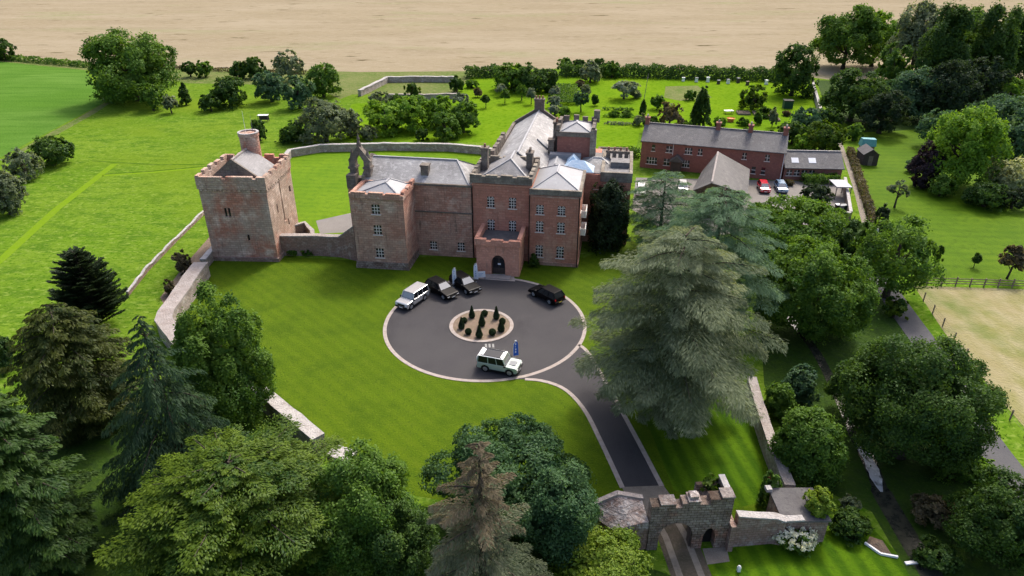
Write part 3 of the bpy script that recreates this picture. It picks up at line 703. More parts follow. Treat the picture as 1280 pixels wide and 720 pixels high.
mb.lathe(-17.0, .85, [(.42, 13.2), (.3, 13.9), (.05, 14.9)], 8); mb.lathe(-14.75, .85, [(.42, 13.2), (.3, 13.9), (.05, 14.9)], 8)
mb.box(-17.5, .15, 12.2, -16.35, 1.5, 12.5); mb.box(-15.4, .15, 12.2, -14.25, 1.5, 12.5); mb.box(-17.5, -.9, 9.7, -16.2, .29, 11.6)
mb.build('bellcote', M['stone_dark'], mn)
mb = MB(); mb.box(-17.4, -.95, -.1, -15.55, 1.5, 9.69); build_each(mb, 'buttress', M['sandstone_wing'], mn)
# --- west tower-like wing
wo = [(2.75, 3.85, z, z + 1.35) for z in (8.0, 5.05, 1.65)]
walls('west_wing_wall', mn, [(-15.3, -5.45), (-8.2, -5.2), (-8.2, .1), (-15.3, .1)], -.1, 10.2, 'sandstone_wing', {0: wo})
windows(mn, (-15.3, -5.45), (-8.2, -5.2), wo, bars=(3, 3))
mb = MB(); mb.poly([(-15.5, -5.75, -.1), (-7.95, -5.5, -.1), (-7.95, -.35, -.1), (-15.5, -.4, -.1), (-15.4, -5.58, .95), (-8.1, -5.33, .95), (-8.1, -.38, .95), (-15.4, -.42, .95)],
    [(4, 5, 6, 7), (0, 1, 5, 4), (1, 2, 6, 5), (2, 3, 7, 6), (3, 0, 4, 7)]); mb.build('plinth', M['stone_gate'], mn)
mb = MB(); ring_wall(mb, -15.45, -5.6, -8.05, .1, 10.2, 10.85, .45)
merlons(mb, (-15.45, -5.6), (-8.05, -5.6), 10.85, .3, .45, 2.0, .5, 0, .3); merlons(mb, (-8.05, -5.6), (-8.05, .1), 10.85, .55, .45, 1.3, .6, 0, .5); mb.build('parapet', M['sandstone_wing'], mn)
hip_roof('roof', mn, -15.0, -5.1, -8.5, -.2, 10.5, 11.6, 'lead_roof', 'y', 2.4, 1.0, -11.2, .2, 'lead_roof')
# --- long west range with slate roof running back
walls('west_range_wall', mn, [(.9, 8.62), (8.9, 8.62), (8.9, 34), (.9, 34)], -.1, 10.4, 'sandstone_red')
hip_roof('roof', mn, .8, 8.65, 8.9, 33.9, 10.45, 13.05, 'slate_pale', 'y', 0, 0, 4.9, .1, 'lead_roof')
mb = MB(); mb.poly([(.5, 33.9, -.1), (9.1, 33.9, -.1), (9.1, 33.9, 10.9), (4.9, 33.9, 13.6), (.5, 33.9, 10.9), (.5, 34.5, -.1), (9.1, 34.5, -.1), (9.1, 34.5, 10.9), (4.9, 34.5, 13.6), (.5, 34.5, 10.9)],
    [(0, 1, 2, 3, 4), (9, 8, 7, 6, 5), (1, 6, 7, 2), (2, 7, 8, 3), (3, 8, 9, 4), (4, 9, 5, 0)]); mb.build('gable', M['stone_dark'], mn)
chimney(mn, 4.9, 34.2, 13.0, 15.0, 1.7, .9, 3, 'stone_dark')
mb = MB(); mb.box(.2, 10.5, 10.0, .72, 34.2, 10.75)
for i, y in enumerate((12.5, 14.3, 16.1, 17.9, 19.7, 21.5)): mb.box(.15, y, 10.75, .75, y + 1.25, 11.9 + .1 * (i % 2))
mb.build('parapet', M['stone_dark'], mn)
mb = MB(); mb.bar((6.6, 19.0, 12.2), (8.3, 18.0, 11.1), .7, .3); mb.build('roof_light', M['lead_roof'], mn)
chimney(mn, 9.3, 21.0, 10, 14.6, 1.0, 1.6, 3, 'stone_dark'); chimney(mn, 8.9, 16.9, 10, 12.9, .9, 1.1, 0, 'stone_dark')
# --- inner lead roofs, lantern under tarpaulin
walls('inner_range_wall', mn, [(8.95, 8.15), (16.6, 8.15), (16.6, 21.5), (8.95, 21.5)], -.1, 10.3, 'sandstone_red')
hip_roof('roof', mn, 8.9, 8.3, 11.6, 14.2, 10.35, 11.3, 'lead_roof', 'y', 1.2, 1.2, None, .05, 'lead_roof')
hip_roof('tarpaulin', mn, 11.4, 8.4, 15.9, 11.6, 10.6, 11.9, 'tarpaulin_blue', 'x', 1.3, 1.6, None, .25)
hip_roof('tarpaulin', mn, 11.6, 11.9, 13.6, 14.4, 10.6, 11.7, 'tarpaulin_blue', 'y', .6, .6, None, .25)
hip_roof('roof', mn, 13.8, 11.8, 18.6, 16.0, 10.36, 11.2, 'slate_pale', 'x', 1.8, 1.8, None, .02, 'lead_roof')
mb = MB(); mb.box(8.9, 14.3, 10.302, 13.6, 15.6, 11.25); build_each(mb, 'lead_flat', M['lead_roof'], mn)
# --- east rear block
ro = [(1.3, 1.9, z, z + .9) for z in (8.3, 5.3, 2.3)]
walls('rear_block_wall', mn, [(14.75, 8.2), (17.0, 8.2), (17.0, 7.9), (21.3, 7.9), (21.3, 18.5), (14.75, 18.5)], -.1, 10.5, 'sandstone_red', {0: ro})
windows(mn, (14.75, 8.2), (17.0, 8.2), ro, bars=(2, 2), dep=.12)
mb = MB(); ring_wall(mb, 16.9, 7.8, 21.4, 18.6, 9.6, 11.0, .45); mb.build('parapet', M['lichen_parapet'], mn)
mb = MB(); mb.box(14.9, 8.4, 10.505, 16.88, 18.4, 10.62); mb.box(17.36, 8.27, 10.505, 20.94, 18.1, 10.7); mb.box(18.2, 11, 10.7, 20.9, 13.2, 11.5); build_each(mb, 'lead_flat', M['lead_dull'], mn)
for x in (17.7, 18.6, 19.5, 20.4): chimney(mn, x, 15.4, 10.6, 12.0, .6, .9, 1, 'stone_dark')
mb = MB(); mb.box(16.0, 18.55, -.1, 20.6, 24, 9.2); mb.build('back_office_wall', M['sandstone_red'], mn)
mb = MB(); ring_wall(mb, 15.9, 18.62, 20.7, 24.1, 9.2, 9.9, .4); mb.build('parapet', M['stone_dark'], mn)
hip_roof('roof', mn, 16.4, 19.1, 20.2, 23.6, 9.3, 10.3, 'slate_grey', 'x', 0, 0)
# --- battlemented rear tower
walls('rear_tower_wall', mn, [(9.9, 15.7), (15.3, 15.7), (15.3, 21.6), (9.9, 21.6)], 10, 14.2, 'brick_red')
mb = MB(); ring_wall(mb, 9.7, 15.5, 15.5, 21.8, 14.2, 14.6, .5, 'S'); mb.box(9.7, 15.5, 13.7, 15.5, 15.69, 14.4)
merlons(mb, (15.5, 21.8), (9.7, 21.8), 14.6, .95, .5, .85, .6); merlons(mb, (9.7, 21.8), (9.7, 15.6), 14.6, .9, .5, .85, .6); merlons(mb, (15.5, 15.6), (15.5, 21.8), 14.6, .7, .5, 1.6, .4)
mb.build('parapet', M['stone_dark'], mn)
mb = MB(); mb.box(15.0, 21.0, 14.6, 15.9, 22.0, 16.4); mb.box(14.85, 15.3, 10.3, 15.75, 16.2, 14.9); build_each(mb, 'turret', M['lichen_parapet'], mn)
hip_roof('roof', mn, 10.2, 15.9, 15.0, 21.3, 14.3, 15.3, 'lead_roof', 'y', 2.2, 2.2, None, .05, 'lead_roof')
mb = MB(); mb.box(8.9, 17.2, 10.3, 9.88, 20.2, 12.8); mb.lathe(9.4, 17.7, [(.3, 12.8), (.35, 13.4), (.1, 14.1)], 8); mb.lathe(9.4, 19.5, [(.3, 12.8), (.35, 13.4), (.1, 14.1)], 8); mb.build('stair_head', M['stone_dark'], mn)

# ------------------------------------------------------------------ the cottage row, annex and barn
ca, cb = at(799.5, 209), at(975.7, 226)
ct = thing('cottage_row', 'long red brick two storey row with grey slate roof and pale framed windows', 'house', ca, heading(ca, cb))
CL = (cb - ca).length
up = [(2.0, .6), (4.7, 1.15), (8.2, 1.35), (10.6, .8), (18.6, .75), (22.6, .8)]
cw = [(x, x + w, 3.45, 4.65) for x, w in up] + [(1.2, 3.2, .9, 2.2), (4.5, 5.6, .9, 2.2), (8.0, 9.3, .9, 2.2), (20.6, 21.3, .9, 2.2), (22.3, 23.0, .9, 2.2)]
walls('wall', ct, [(0, 0), (CL, 0), (CL, 7.2), (0, 7.2)], -.1, 5.3, 'brick_red', {0: cw}, dep=.2)
for o in cw: window(ct, (0, 0), (CL, 0), o, 'stone', dep=.12, bars=(max(1, round((o[1] - o[0]) / .5)), 2))
hip_roof('roof', ct, -.15, -.35, CL + .15, 7.5, 5.3, 7.9, 'slate_cottage', 'x', 0, 0, 3.6, .15, 'lead_dull')
mb = MB()
for x in (0, CL - .3): mb.poly([(x, .002, 5.15), (x + .3, .002, 5.15), (x + .3, 7.198, 5.15), (x, 7.198, 5.15), (x, 3.6, 7.6), (x + .3, 3.6, 7.6)], [(0, 1, 5, 4), (1, 2, 5), (2, 3, 4, 5), (3, 0, 4)])
mb.build('gable', M['brick_red'], ct)
for x, p in ((.3, 2), (13.6, 1), (19.4, 2), (CL - .4, 2)): chimney(ct, x, 3.6, 6.9, 9.0, .8, 1.0, p, 'brick_red', 'coping_pale')
mb = MB(); mb.box(6.0, -1.5, -.05, 7.9, -.02, 2.3); mb.build('porch', M['timber_dark'], ct)
hip_roof('porch_roof', ct, 5.7, -1.8, 8.2, -.02, 2.3, 3.3, 'slate_barn', 'y', 0, 0)
mb = MB(); mb.tube([(CL - .15, -.12, 0), (CL - .15, -.12, 5.2)], [.06, .06], 6); mb.tube([(6.0, -.1, 3), (6.0, -.1, 5.2)], [.05, .05], 6); build_each(mb, 'drainpipe', M['plastic_white'], ct)
aa, ab = at(977, 225.5), at(1049, 227)
an = thing('brick_annex', 'single storey brick annex with grey slate roof and two skylights at the row end', 'house', aa + Vector((.15, .1, 0)), heading(aa, ab))
AL = (ab - aa).length
aw = [(.5 + 1.35 * k, 1.5 + 1.35 * k, .95, 2.0) for k in range(4)]
walls('wall', an, [(0, 0), (AL, 0), (AL, 5.6), (0, 5.6)], -.1, 2.5, 'brick_red', {0: aw}, dep=.15)
windows(an, (0, 0), (AL, 0), aw, kind='stone', dep=.1, bars=(2, 2))
rf = hip_roof('roof', an, -.05, -.45, AL + .2, 5.9, 2.5, 4.8, 'slate_cottage', 'x', 0, 0, 2.9, .12, 'coping_white')
mb = MB()
for x in (1.3, 4.4):
    f = lambda y: 2.5 + (y + .45) * 2.3 / 3.35 + .05
    mb.poly([(x, .55, f(.55) - .1), (x + 1.3, .55, f(.55) - .1), (x + 1.3, 1.5, f(1.5) - .1), (x, 1.5, f(1.5) - .1), (x, .55, f(.55)), (x + 1.3, .55, f(.55)), (x + 1.3, 1.5, f(1.5)), (x, 1.5, f(1.5))],
            [(4, 5, 6, 7), (0, 1, 5, 4), (1, 2, 6, 5), (2, 3, 7, 6), (3, 0, 4, 7)])
build_each(mb, 'skylight', M['headlight_glass'], rf)
# barn: ridge running away from the viewer
b0, b1, b2, b3 = at(867.6, 237, 3), at(932.6, 241, 3), at(935.8, 211.6, 3), at(880, 214, 3)
rn, rr = at(890, 227.6, 6.0), at(897.5, 190, 6.6)
bo = Vector((b0.x, b0.y, 0))
bn = thing('stone_barn', 'low stone barn with a long grey slate gable roof in front of the brick row', 'barn', bo)
q = [Vector((p.x, p.y, 0)) - bo for p in (b0, b1, b2, b3)]
rn2 = Vector((rn.x, rn.y, 6.0)) - bo; rr2 = Vector((rr.x, rr.y, 6.6)) - bo
walls('wall', bn, [(p.x, p.y) for p in q], -.1, 2.95, 'stone_gate')
mb = MB(); mb.poly([(q[0].x, q[0].y, 2.95), (q[1].x, q[1].y, 2.95), (q[2].x, q[2].y, 2.95), (q[3].x, q[3].y, 2.95), tuple(rn2 - Vector((0, 0, .12))), tuple(rr2 - Vector((0, 0, .12)))],
    [(0, 1, 4), (1, 2, 5, 4), (2, 3, 5), (3, 0, 4, 5), (3, 2, 1, 0)]); mb.build('gable', M['stone_gate'], bn)
mb = MB()
cc = (q[0] + q[1] + q[2] + q[3]) / 4
def ov(p, z): d = (p - cc); d.z = 0; return p + d.normalized() * .5 + Vector((0, 0, z))
ax = (rn2 - rr2); ax.z = 0; ax.normalize()
for e1, e2 in ((1, 2), (3, 0)):
    n_, f_ = (e1, e2) if e1 == 1 else (e2, e1)
    A, B = ov(q[n_], 2.9), ov(q[f_], 2.9); C_, D = rr2 - ax * .3, rn2 + ax * .4
    top = [A, B, C_, D]; bot = [p - Vector((0, 0, .14)) for p in top]
    fs = [(0, 1, 2, 3), (7, 6, 5, 4), (0, 4, 5, 1), (1, 5, 6, 2), (2, 6, 7, 3), (3, 7, 4, 0)]
    mb.poly(top + bot, fs if e1 == 1 else [tuple(reversed(f)) for f in fs])
rf = mb.build('roof', M['slate_barn'], bn)
mb = MB(); mb.bar(rn2 + Vector((0, 0, .04)), rr2 + Vector((0, 0, .04)), .28, .14); mb.build('ridge', M['coping_pale'], rf)

# ------------------------------------------------------------------ garden and boundary walls
wall_line('boundary_wall', 'narrow stone wall with pale coping running from the tower foot to the thick wall', [at(281, 293, 1.2).xy.to_3d(), at(253, 323, 1.6).xy.to_3d()], [1.1, 1.3], .7, 'stone_pale', 'coping_white', .2, .1, wob=.08)
def top(pxs, z): return [at(x, y, z).xy.to_3d() for x, y in pxs]
wall_line('boundary_wall', 'thick bent stone wall with broad pale top west of the front lawn', top([(251, 327), (232, 352), (207, 388), (204, 398), (219, 417), (242, 441), (262, 462)], 2.2), [1.9] * 7, 1.75, 'stone_pale', 'coping_pale', .25, .1, wob=.08)
wall_line('boundary_wall', 'straight stone wall with pale top emerging from the trees below the front lawn', top([(300, 468), (338, 496), (370, 522), (398, 546)], 2.0), [1.8] * 4, 1.1, 'stone_pale', 'coping_white', .25, .15, wob=.1)
wall_line('wall_fragment', 'short white topped broken wall end at the lawn edge beside treetops', top([(414, 562), (440, 571)], 1.6), [1.4, 1.4], 1.2, 'stone_wall', 'coping_white', .25, .2, wob=.2)
wall_line('field_wall', 'low thin pale wall across the meadow west of the tower', [(257, 266), (222, 300), (186, 337), (160, 370)], .5, .28, 'stone_wall', 'coping_white', .12, .06, wob=.12)
wall_line('garden_wall', 'long curved pale stone wall behind the back lawn, below the orchard', top([(352, 199), (362, 187), (400, 181), (480, 179), (560, 180), (606, 184), (640, 192)], 1.5), 1.4, .7, 'stone_pale', 'coping_white', .2, .15, wob=.05)
wall_line('garden_wall', 'white topped ruined wall enclosing the rough plot below the wheat', top([(449, 113), (462, 107), (484, 96), (530, 95.5), (570, 96)], 1.6), 1.5, .8, 'stone_pale', 'coping_white', .2, .2, wob=.1)
wall_line('garden_wall', 'low ruined stone wall along the front of the rough plot behind the orchard', top([(482, 118), (530, 118), (571, 117)], 1.3), 1.2, .7, 'stone_pale', 'coping_pale', .2, .2, wob=.1)
wall_line('garden_wall', 'straight white topped wall beside the kitchen garden next to the dark wood', top([(1016, 101), (1019, 112), (1026, 136)], 1.6), 1.5, .55, 'stone_pale', 'coping_white', .2, .1)
wall_line('garden_wall', 'stone wall with weathered top dropping from the blue cedar to the corner bothy', top([(940, 470), (950, 506), (966, 552), (988, 606)], 2.0), 1.8, .8, 'stone_pale', 'coping_pale', .2, .1, wob=.08)
wall_line('yard_wall', 'pale rendered wall along the lane side of the parking yard', [(1054, 232), (1057, 250), (1061, 276)], 1.5, .4, 'stone_gate', 'coping_white', .12, .1)
wall_line('yard_wall', 'stone wall closing the south end of the bin yard', [(1061, 277), (1030, 275)], 1.5, .4, 'stone_gate', 'coping_white', .12, .1)
wall_line('yard_wall', 'dark stone wall between the blue cedar top and the parked cars', [(926, 258), (932, 290)], 1.8, .5, 'stone_wall', 'coping_pale', .12, .1)
wall_line('yard_wall', 'dark hedge height wall behind the mansion east block by the cottage end', [(790, 205), (800, 206)], 1.6, .5, 'stone_wall', 'coping_pale') if False else None

# ------------------------------------------------------------------ the gatehouse
ga, gb = at(808, 688), at(906, 684)
gh = thing('gatehouse', 'ruined grey stone gatehouse with stepped battlements and an open carriage arch', 'gatehouse', ga, heading(ga, gb))
GL = (gb - ga).length                                        # about 8 m
k = GL / 100.0                                               # metres per photo pixel along the front
def gate_wall(parent):
    mb = MB(); y0, y1 = 0, .9
    a0, a1, zs, zt = .8, 3.4, 1.5, 2.75
    tops = [(0, .7, 4.5), (.7, 1.8, 4.65), (1.8, 2.3, 4.3), (2.3, 2.75, 4.7), (2.75, 3.6, 4.85), (3.6, 4.35, 4.55), (4.35, 5.2, 5.0), (5.2, GL, 5.15)]
    def slab(x0, x1, z0, z1): mb.box(x0, y0, z0, x1, y1, z1)
    slab(0, a0, -.1, 3.6); slab(a1, GL, 2.1, 3.6)
    slab(a1, 4.2, -.1, 2.1); slab(5.15, GL, -.1, 2.1)
    slab(a0, a1, zt, 3.6)
    for x0, x1, z in tops: slab(x0, x1, 3.6, z)
    n = 10
    for i in range(n):                                       # carriage arch
        def zz(x): t = (x - (a0 + a1) / 2) / ((a1 - a0) / 2); return zs + (zt - zs) * math.sqrt(max(0, 1 - t * t))
        xa = a0 + (a1 - a0) * i / n; xb = a0 + (a1 - a0) * (i + 1) / n
        mb.poly([(xa, y0, zz(xa)), (xb, y0, zz(xb)), (xb, y0, zt), (xa, y0, zt), (xa, y1, zz(xa)), (xb, y1, zz(xb)), (xb, y1, zt), (xa, y1, zt)],
                [(0, 1, 2, 3), (7, 6, 5, 4), (0, 4, 5, 1)])
    for i in range(6):                                       # pointed foot door head
        x0, x1 = 4.2, 5.15; c = (x0 + x1) / 2
        def zz(x): t = abs(x - c) / (c - x0); return 1.25 + .85 * math.sqrt(max(0, 1 - t ** 1.6))
        xa = x0 + (x1 - x0) * i / 6; xb = x0 + (x1 - x0) * (i + 1) / 6
        mb.poly([(xa, y0, zz(xa)), (xb, y0, zz(xb)), (xb, y0, 2.1), (xa, y0, 2.1), (xa, y1, zz(xa)), (xb, y1, zz(xb)), (xb, y1, 2.1), (xa, y1, 2.1)],
                [(0, 1, 2, 3), (7, 6, 5, 4), (0, 4, 5, 1)])
    return mb.build('wall', M['stone_gate'], parent)
gate_wall(gh)
mb = MB()
for x0, x1, z in [(.72, 1.78, 4.65), (2.77, 3.6, 4.85), (5.22, GL, 5.15)]: mb.box(x0 - .06, -.06, z + .003, x1 + .05, .95, z + .09)
mb.box(2.85, .15, 4.943, 3.45, .8, 5.2)
build_each(mb, 'coping', M['lichen_slope'], gh)
mb = MB(); mb.box(4.22, .6, 0, 5.13, .68, 2.05); mb.build('foot_door', M['void_dark'], gh)
mb = MB(); mb.box(3.3, .2, 0, 3.39, .88, 2.2); mb.build('gate_leaf', M['timber_dark'], gh)
mb = MB(); mb.box(3.9, .902, -.1, GL, 2.4, 3.9); mb.build('guard_room', M['stone_gate'], gh)
mb = MB(); mb.box(GL - .4, .902, 3.9, GL, 2.4, 5.05); mb.box(3.9, 2.05, 3.9, GL - .4, 2.4, 4.5); mb.build('parapet', M['stone_gate'], gh)
mb = MB(); mb.box(GL - .44, .96, 5.053, GL + .03, 2.44, 5.14); mb.build('parapet_coping', M['coping_white'], gh)
mb = MB(); mb.box(GL + .002, -.45, -.1, GL + .4, 1.2, 2.6); build_each(mb, 'buttress', M['stone_wall'], gh)
# gabled lodge at the gate's left
mb = MB(); mb.prism([(-2.6, .1), (-.02, .1), (-.02, 2.3), (-3.7, 2.3), (-3.7, 1.3)], -.1, 2.2); lw = mb.build('lodge_wall', M['stone_wall'], gh)
mb = MB()
mb.poly([(-2.65, .05, 2.2), (0, .05, 2.2), (0, 2.35, 2.2), (-3.75, 2.35, 2.2), (-3.75, 1.25, 2.2), (-3.6, 2.0, 2.9), (-2.1, 2.0, 3.75), (-.2, 2.0, 3.25), (-3.6, 2.35, 2.9), (-2.1, 2.35, 3.75), (-.2, 2.35, 3.25), (-1.4, .1, 2.6), (-.05, .1, 2.9)],
        [(0, 1, 12, 11), (0, 11, 6, 5), (4, 0, 5), (11, 12, 7, 6), (1, 2, 10, 7), (1, 7, 12), (3, 4, 5, 8), (5, 6, 9, 8), (6, 7, 10, 9), (2, 3, 8, 9, 10), (4, 3, 2, 1, 0)])
mb.build('lodge_slope', M['lichen_slope'], gh)
mb = MB(); mb.bar((-3.8, 2.2, 2.9), (-2.1, 2.2, 3.83), .42, .16); mb.bar((-2.1, 2.2, 3.83), (-.1, 2.2, 3.3), .42, .16); build_each(mb, 'lodge_coping', M['coping_pale'], gh)
# right-hand wall and corner bothy
wall_line('gate_wall', 'weathered stone wall running right from the gatehouse, white coping, behind the white flowers', [at(914, 680), at(962, 676), at(975, 678)], [3.1, 2.6, 2.4], .6, 'stone_wall', 'coping_white', .12, .06, wob=.06)
ba, bb = at(973, 678), at(1027, 675)
bt = thing('corner_bothy', 'small stone corner building with flat dark grey roof where the walls meet', 'outbuilding', ba, heading(ba, bb))
BL = (bb - ba).length
walls('wall', bt, [(0, 0), (BL, -.2), (BL + .1, 3.0), (.3, 3.2)], -.1, 2.2, 'stone_wall')
mb = MB(); mb.poly([(-.1, -.1, 2.205), (BL + .15, -.3, 2.205), (BL + .2, 3.1, 2.205), (.1, 3.3, 2.205), (-.1, -.1, 2.33), (BL + .15, -.3, 2.33), (BL + .2, 3.1, 2.45), (.1, 3.3, 2.45)],
    [(4, 5, 6, 7), (0, 1, 5, 4), (1, 2, 6, 5), (2, 3, 7, 6), (3, 0, 4, 7), (3, 2, 1, 0)]); mb.build('roof', M['felt_grey'], bt)
mb = MB(); mb.box(-.3, -.25, 2.36, 1.5, .3, 2.52); mb.box(-.25, 2.8, 2.46, .2, 3.3, 2.75); build_each(mb, 'coping', M['coping_white'], bt)

# ------------------------------------------------------------------ vehicles (x forward)
def car(name, label, cat, pos, rz, paint, roof=None, L=4.8, W=1.95, H=1.95, hood=1.25, rake=.45, rear=.1, belt=1.1, boxy=True, group=None, spare=False, wr=.4, bonnet=None, rails=False):
    t = thing(name, label, cat, pos, rz, group)
    h = L / 2; hx = h - hood; wx = (-h + L * .21, h - L * .19)
    pts = [(-h, .42)]
    for x in wx:
        for i in range(7):
            a = math.pi - math.pi * i / 6; pts.append((x + (wr + .09) * math.cos(a), .38 + (wr + .09) * math.sin(a)))
    nose = .95 if boxy else .78
    pts += [(h - .04, .42), (h, .55), (h - .02, nose), (h - .14, nose + .1), (hx, belt), (-h + (.03 if boxy else .12), belt), (-h, belt - .2)]
    mb = MB(); n = len(pts); w = W / 2
    mb.poly([(x, -w, z) for x, z in pts] + [(x, w, z) for x, z in pts], [tuple(range(n)), tuple(reversed(range(n, 2 * n)))] + [((i + 1) % n, i, n + i, n + (i + 1) % n) for i in range(n)])
    body = mb.build('body', M[paint], t, bevel=.06)
    mb = MB(); mb.box(-h + .15, -w + .25, .3, h - .15, w - .25, .8); mb.build('underside', M['trim_black'], t)
    # greenhouse
    bz, tz = belt, H - .07; wb, wt = w - .06, w - (.16 if boxy else .3); xf0, xf1, xr0, xr1 = hx + .02, hx - rake, -h + .06, -h + .06 + rear
    G = [(xr0, -wb, bz), (xf0, -wb, bz), (xf0, wb, bz), (xr0, wb, bz), (xr1, -wt, tz), (xf1, -wt, tz), (xf1, wt, tz), (xr1, wt, tz)]
    mb = MB(); mb.poly(G, [(3, 2, 1, 0), (4, 5, 6, 7), (0, 1, 5, 4), (1, 2, 6, 5), (2, 3, 7, 6), (3, 0, 4, 7)]); mb.build('side_windows', M['car_glass'], t)
    mb = MB()
    for a, b in ((0, 4), (1, 5), (2, 6), (3, 7)): mb.bar(G[a], G[b], .11, .09)
    for f in (.38, .70):
        for sgn in (-1, 1):
            xb, xt = xr0 + (xf0 - xr0) * f, xr1 + (xf1 - xr1) * f + .02; mb.bar((xb, sgn * wb, bz), (xt, sgn * wt, tz), .09 if f < .5 or not boxy else .1, .05)
    build_each(mb, 'pillar', M[paint], t)
    mb = MB(); mb.box(xr1 - .05, -wt - .03, tz, xf1 + .04, wt + .03, H); rf = mb.build('roof', M[roof or paint], t, bevel=.03)
    if rails:
        mb = MB(); [mb.box(xr1 + .2, s * (wt - .12) - .03, H, xf1 - .2, s * (wt - .12) + .03, H + .06) for s in (-1, 1)]; mb.box(xr1 + .5, -wt + .2, H + .004, xf1 - .35, wt - .2, H + .02); mb.build('roof_panel', M['car_glass'], rf)
    d = Vector((xf0 - xf1, 0, bz - tz)); up = Vector((-d.z, 0, d.x)).normalized() * (1 if d.z < 0 else -1)
    mb = MB(); e = .02
    A = [Vector((xf0, -wb + .1, bz + .03)), Vector((xf0, wb - .1, bz + .03)), Vector((xf1 + .03, wt - .08, tz - .04)), Vector((xf1 + .03, -wt + .08, tz - .04))]
    o = Vector((.03, 0, .02)); mb.poly([p + o for p in A] + [p - o for p in A], [(0, 1, 2, 3), (7, 6, 5, 4), (0, 4, 5, 1), (1, 5, 6, 2), (2, 6, 7, 3), (3, 7, 4, 0)]); mb.build('windscreen', M['windscreen_glass'], t)
    # lamps, grille, bumpers
    for s in (-1, 1):
        mb = MB(); y = s * (w - .24); mb.box(h - .06, y - .15, nose - .26, h + .015, y + .15, nose - .08); mb.build('headlight', M['headlight_glass'], t)
        mb = MB(); y = s * (w - .16); mb.box(-h - .015, y - .1, belt - .32, -h + .05, y + .1, belt - .08); mb.build('tail_light', M['tail_red'], t)
        mb = MB(); mb.box(hx - .12, s * (w + .02) - .02 if s > 0 else s * (w + .2), belt - .02, hx + .06, s * (w + .2) if s > 0 else s * (w + .02) + .02, belt + .16); mb.build('wing_mirror', M['trim_black'], t)
    mb = MB(); mb.box(h - .05, -w + .42, nose - .28, h + .01, w - .42, nose - .06); mb.build('grille', M['trim_black'], t)
    for x0, x1 in ((h - .1, h + .07), (-h - .07, -h + .1)):
        mb = MB(); mb.box(x0, -w + .02, .40, x1, w - .02, .62); b = mb.build('bumper', M['trim_black' if boxy else paint], t, bevel=.03)
        mb = MB(); x = x1 + .006 if x1 > 0 else x0 - .006; mb.box(min(x, x - .012), -.26, .45, max(x, x - .012), .26, .56); mb.build('number_plate', M['plastic_white' if x1 > 0 else 'plate_yellow'], b)
    if bonnet:
        mb = MB(); mb.box(hx + .2, -w * .42, belt - .03, h - .35, w * .42, belt + .015); mb.build('bonnet_panel', M[bonnet], t)
    if boxy:
        mb = MB(); [mb.box(wx[0] + .5, s * w - (.0 if s > 0 else .06), .36, wx[1] - .5, s * w + (.06 if s > 0 else 0), .48) for s in (-1, 1)]; mb.build('side_sill', M['trim_black'], t)
    if spare:
        mb = MB(); v = []; n = 18
        for x, r in ((-h - .24, .30), (-h - .24, .37), (-h - .02, .37)):
            v.append([(x, r * math.cos(2 * math.pi * k / n), .95 + r * math.sin(2 * math.pi * k / n)) for k in range(n)])
        mb.poly(sum(v, []), [tuple(range(n))] + [(i * n + k, (i + 1) * n + k, (i + 1) * n + (k + 1) % n, i * n + (k + 1) % n) for i in range(2) for k in range(n)]); mb.build('spare_wheel', M[roof or paint], t)
    for x in wx:
        for s in (-1, 1):
            mb = MB(); n = 20; rings = []
            for y, r in ((s * (w - .28), wr * .6), (s * (w - .28), wr), (s * (w - .01), wr), (s * w, wr * .93), (s * w, wr * .66)):
                rings += [(x + r * math.cos(2 * math.pi * k / n), y, wr + r * math.sin(2 * math.pi * k / n)) for k in range(n)]
            fs = [(i * n + k, i * n + (k + 1) % n, (i + 1) * n + (k + 1) % n, (i + 1) * n + k) for i in range(4) for k in range(n)]
            mb.poly(rings, fs if s < 0 else [tuple(reversed(f)) for f in fs]); tyre = mb.build('wheel', M['tyre_rubber'], t)
            mb = MB(); r = wr * .66; yo, yi = s * (w - .015), s * (w - .05)
            mb.lathe(0, 0, [(r, 0), (r, .03), (r * .2, .045)], 20)
            mb.v = [(x + vx, s * (w - .05 + vz), wr + vy) for vx, vy, vz in mb.v]
            for q in range(5):
                a = 2 * math.pi * q / 5; mb.bar((x + .06 * math.cos(a), s * (w - .002), wr + .06 * math.sin(a)), (x + r * .95 * math.cos(a), s * (w - .004), wr + r * .95 * math.sin(a)), .07, .02)
            mb.build('rim', M['wheel_alloy' if paint != 'car_black' else 'plastic_grey'], tyre)
    return t
def park(p_rear, p_front, side, W):
    """centre and heading from the two visible wheels; side = +1 if they are on the car's left"""
    a, b = at(*p_rear), at(*p_front); d = (b - a).normalized(); left = Vector((-d.y, d.x, 0))
    return (a + b) / 2 - left * side * (W / 2 - .1), math.atan2(d.y, d.x)
DF = dict(L=4.5, W=1.92, H=1.9, hood=1.3, rake=.32, rear=.08, belt=1.12, boxy=True, spare=True, wr=.40)
RR = dict(L=4.7, W=1.95, H=1.74, hood=1.45, rake=.72, rear=.42, belt=1.08, boxy=False, wr=.40)
G4 = 'cars parked on the turning circle'
p, r_ = park((606.7, 464.5), (635.5, 470), -1, 1.98)
car('off_road_car', 'pale mint boxy off-road car with white roof and black windows near the lower kerb', 'car', p, r_, 'car_mint', 'car_white', bonnet='plastic_grey', rails=True, group=G4, **DF)
p, r_ = park((532.5, 374.5), (513.5, 387.5), 1, 1.98)
car('off_road_car', 'silver boxy off-road car with black sides parked at the kerb, nose toward the lawn', 'car', p, r_, 'car_silver', 'car_silver', rails=False, group=G4, **DF)
p, r_ = park((535.5, 364.5), (555.5, 375.5), -1, 2.0)
car('off_road_car', 'black rounded off-road car between the silver car and the first feather flag', 'car', p, r_, 'car_black', group=G4, **RR)
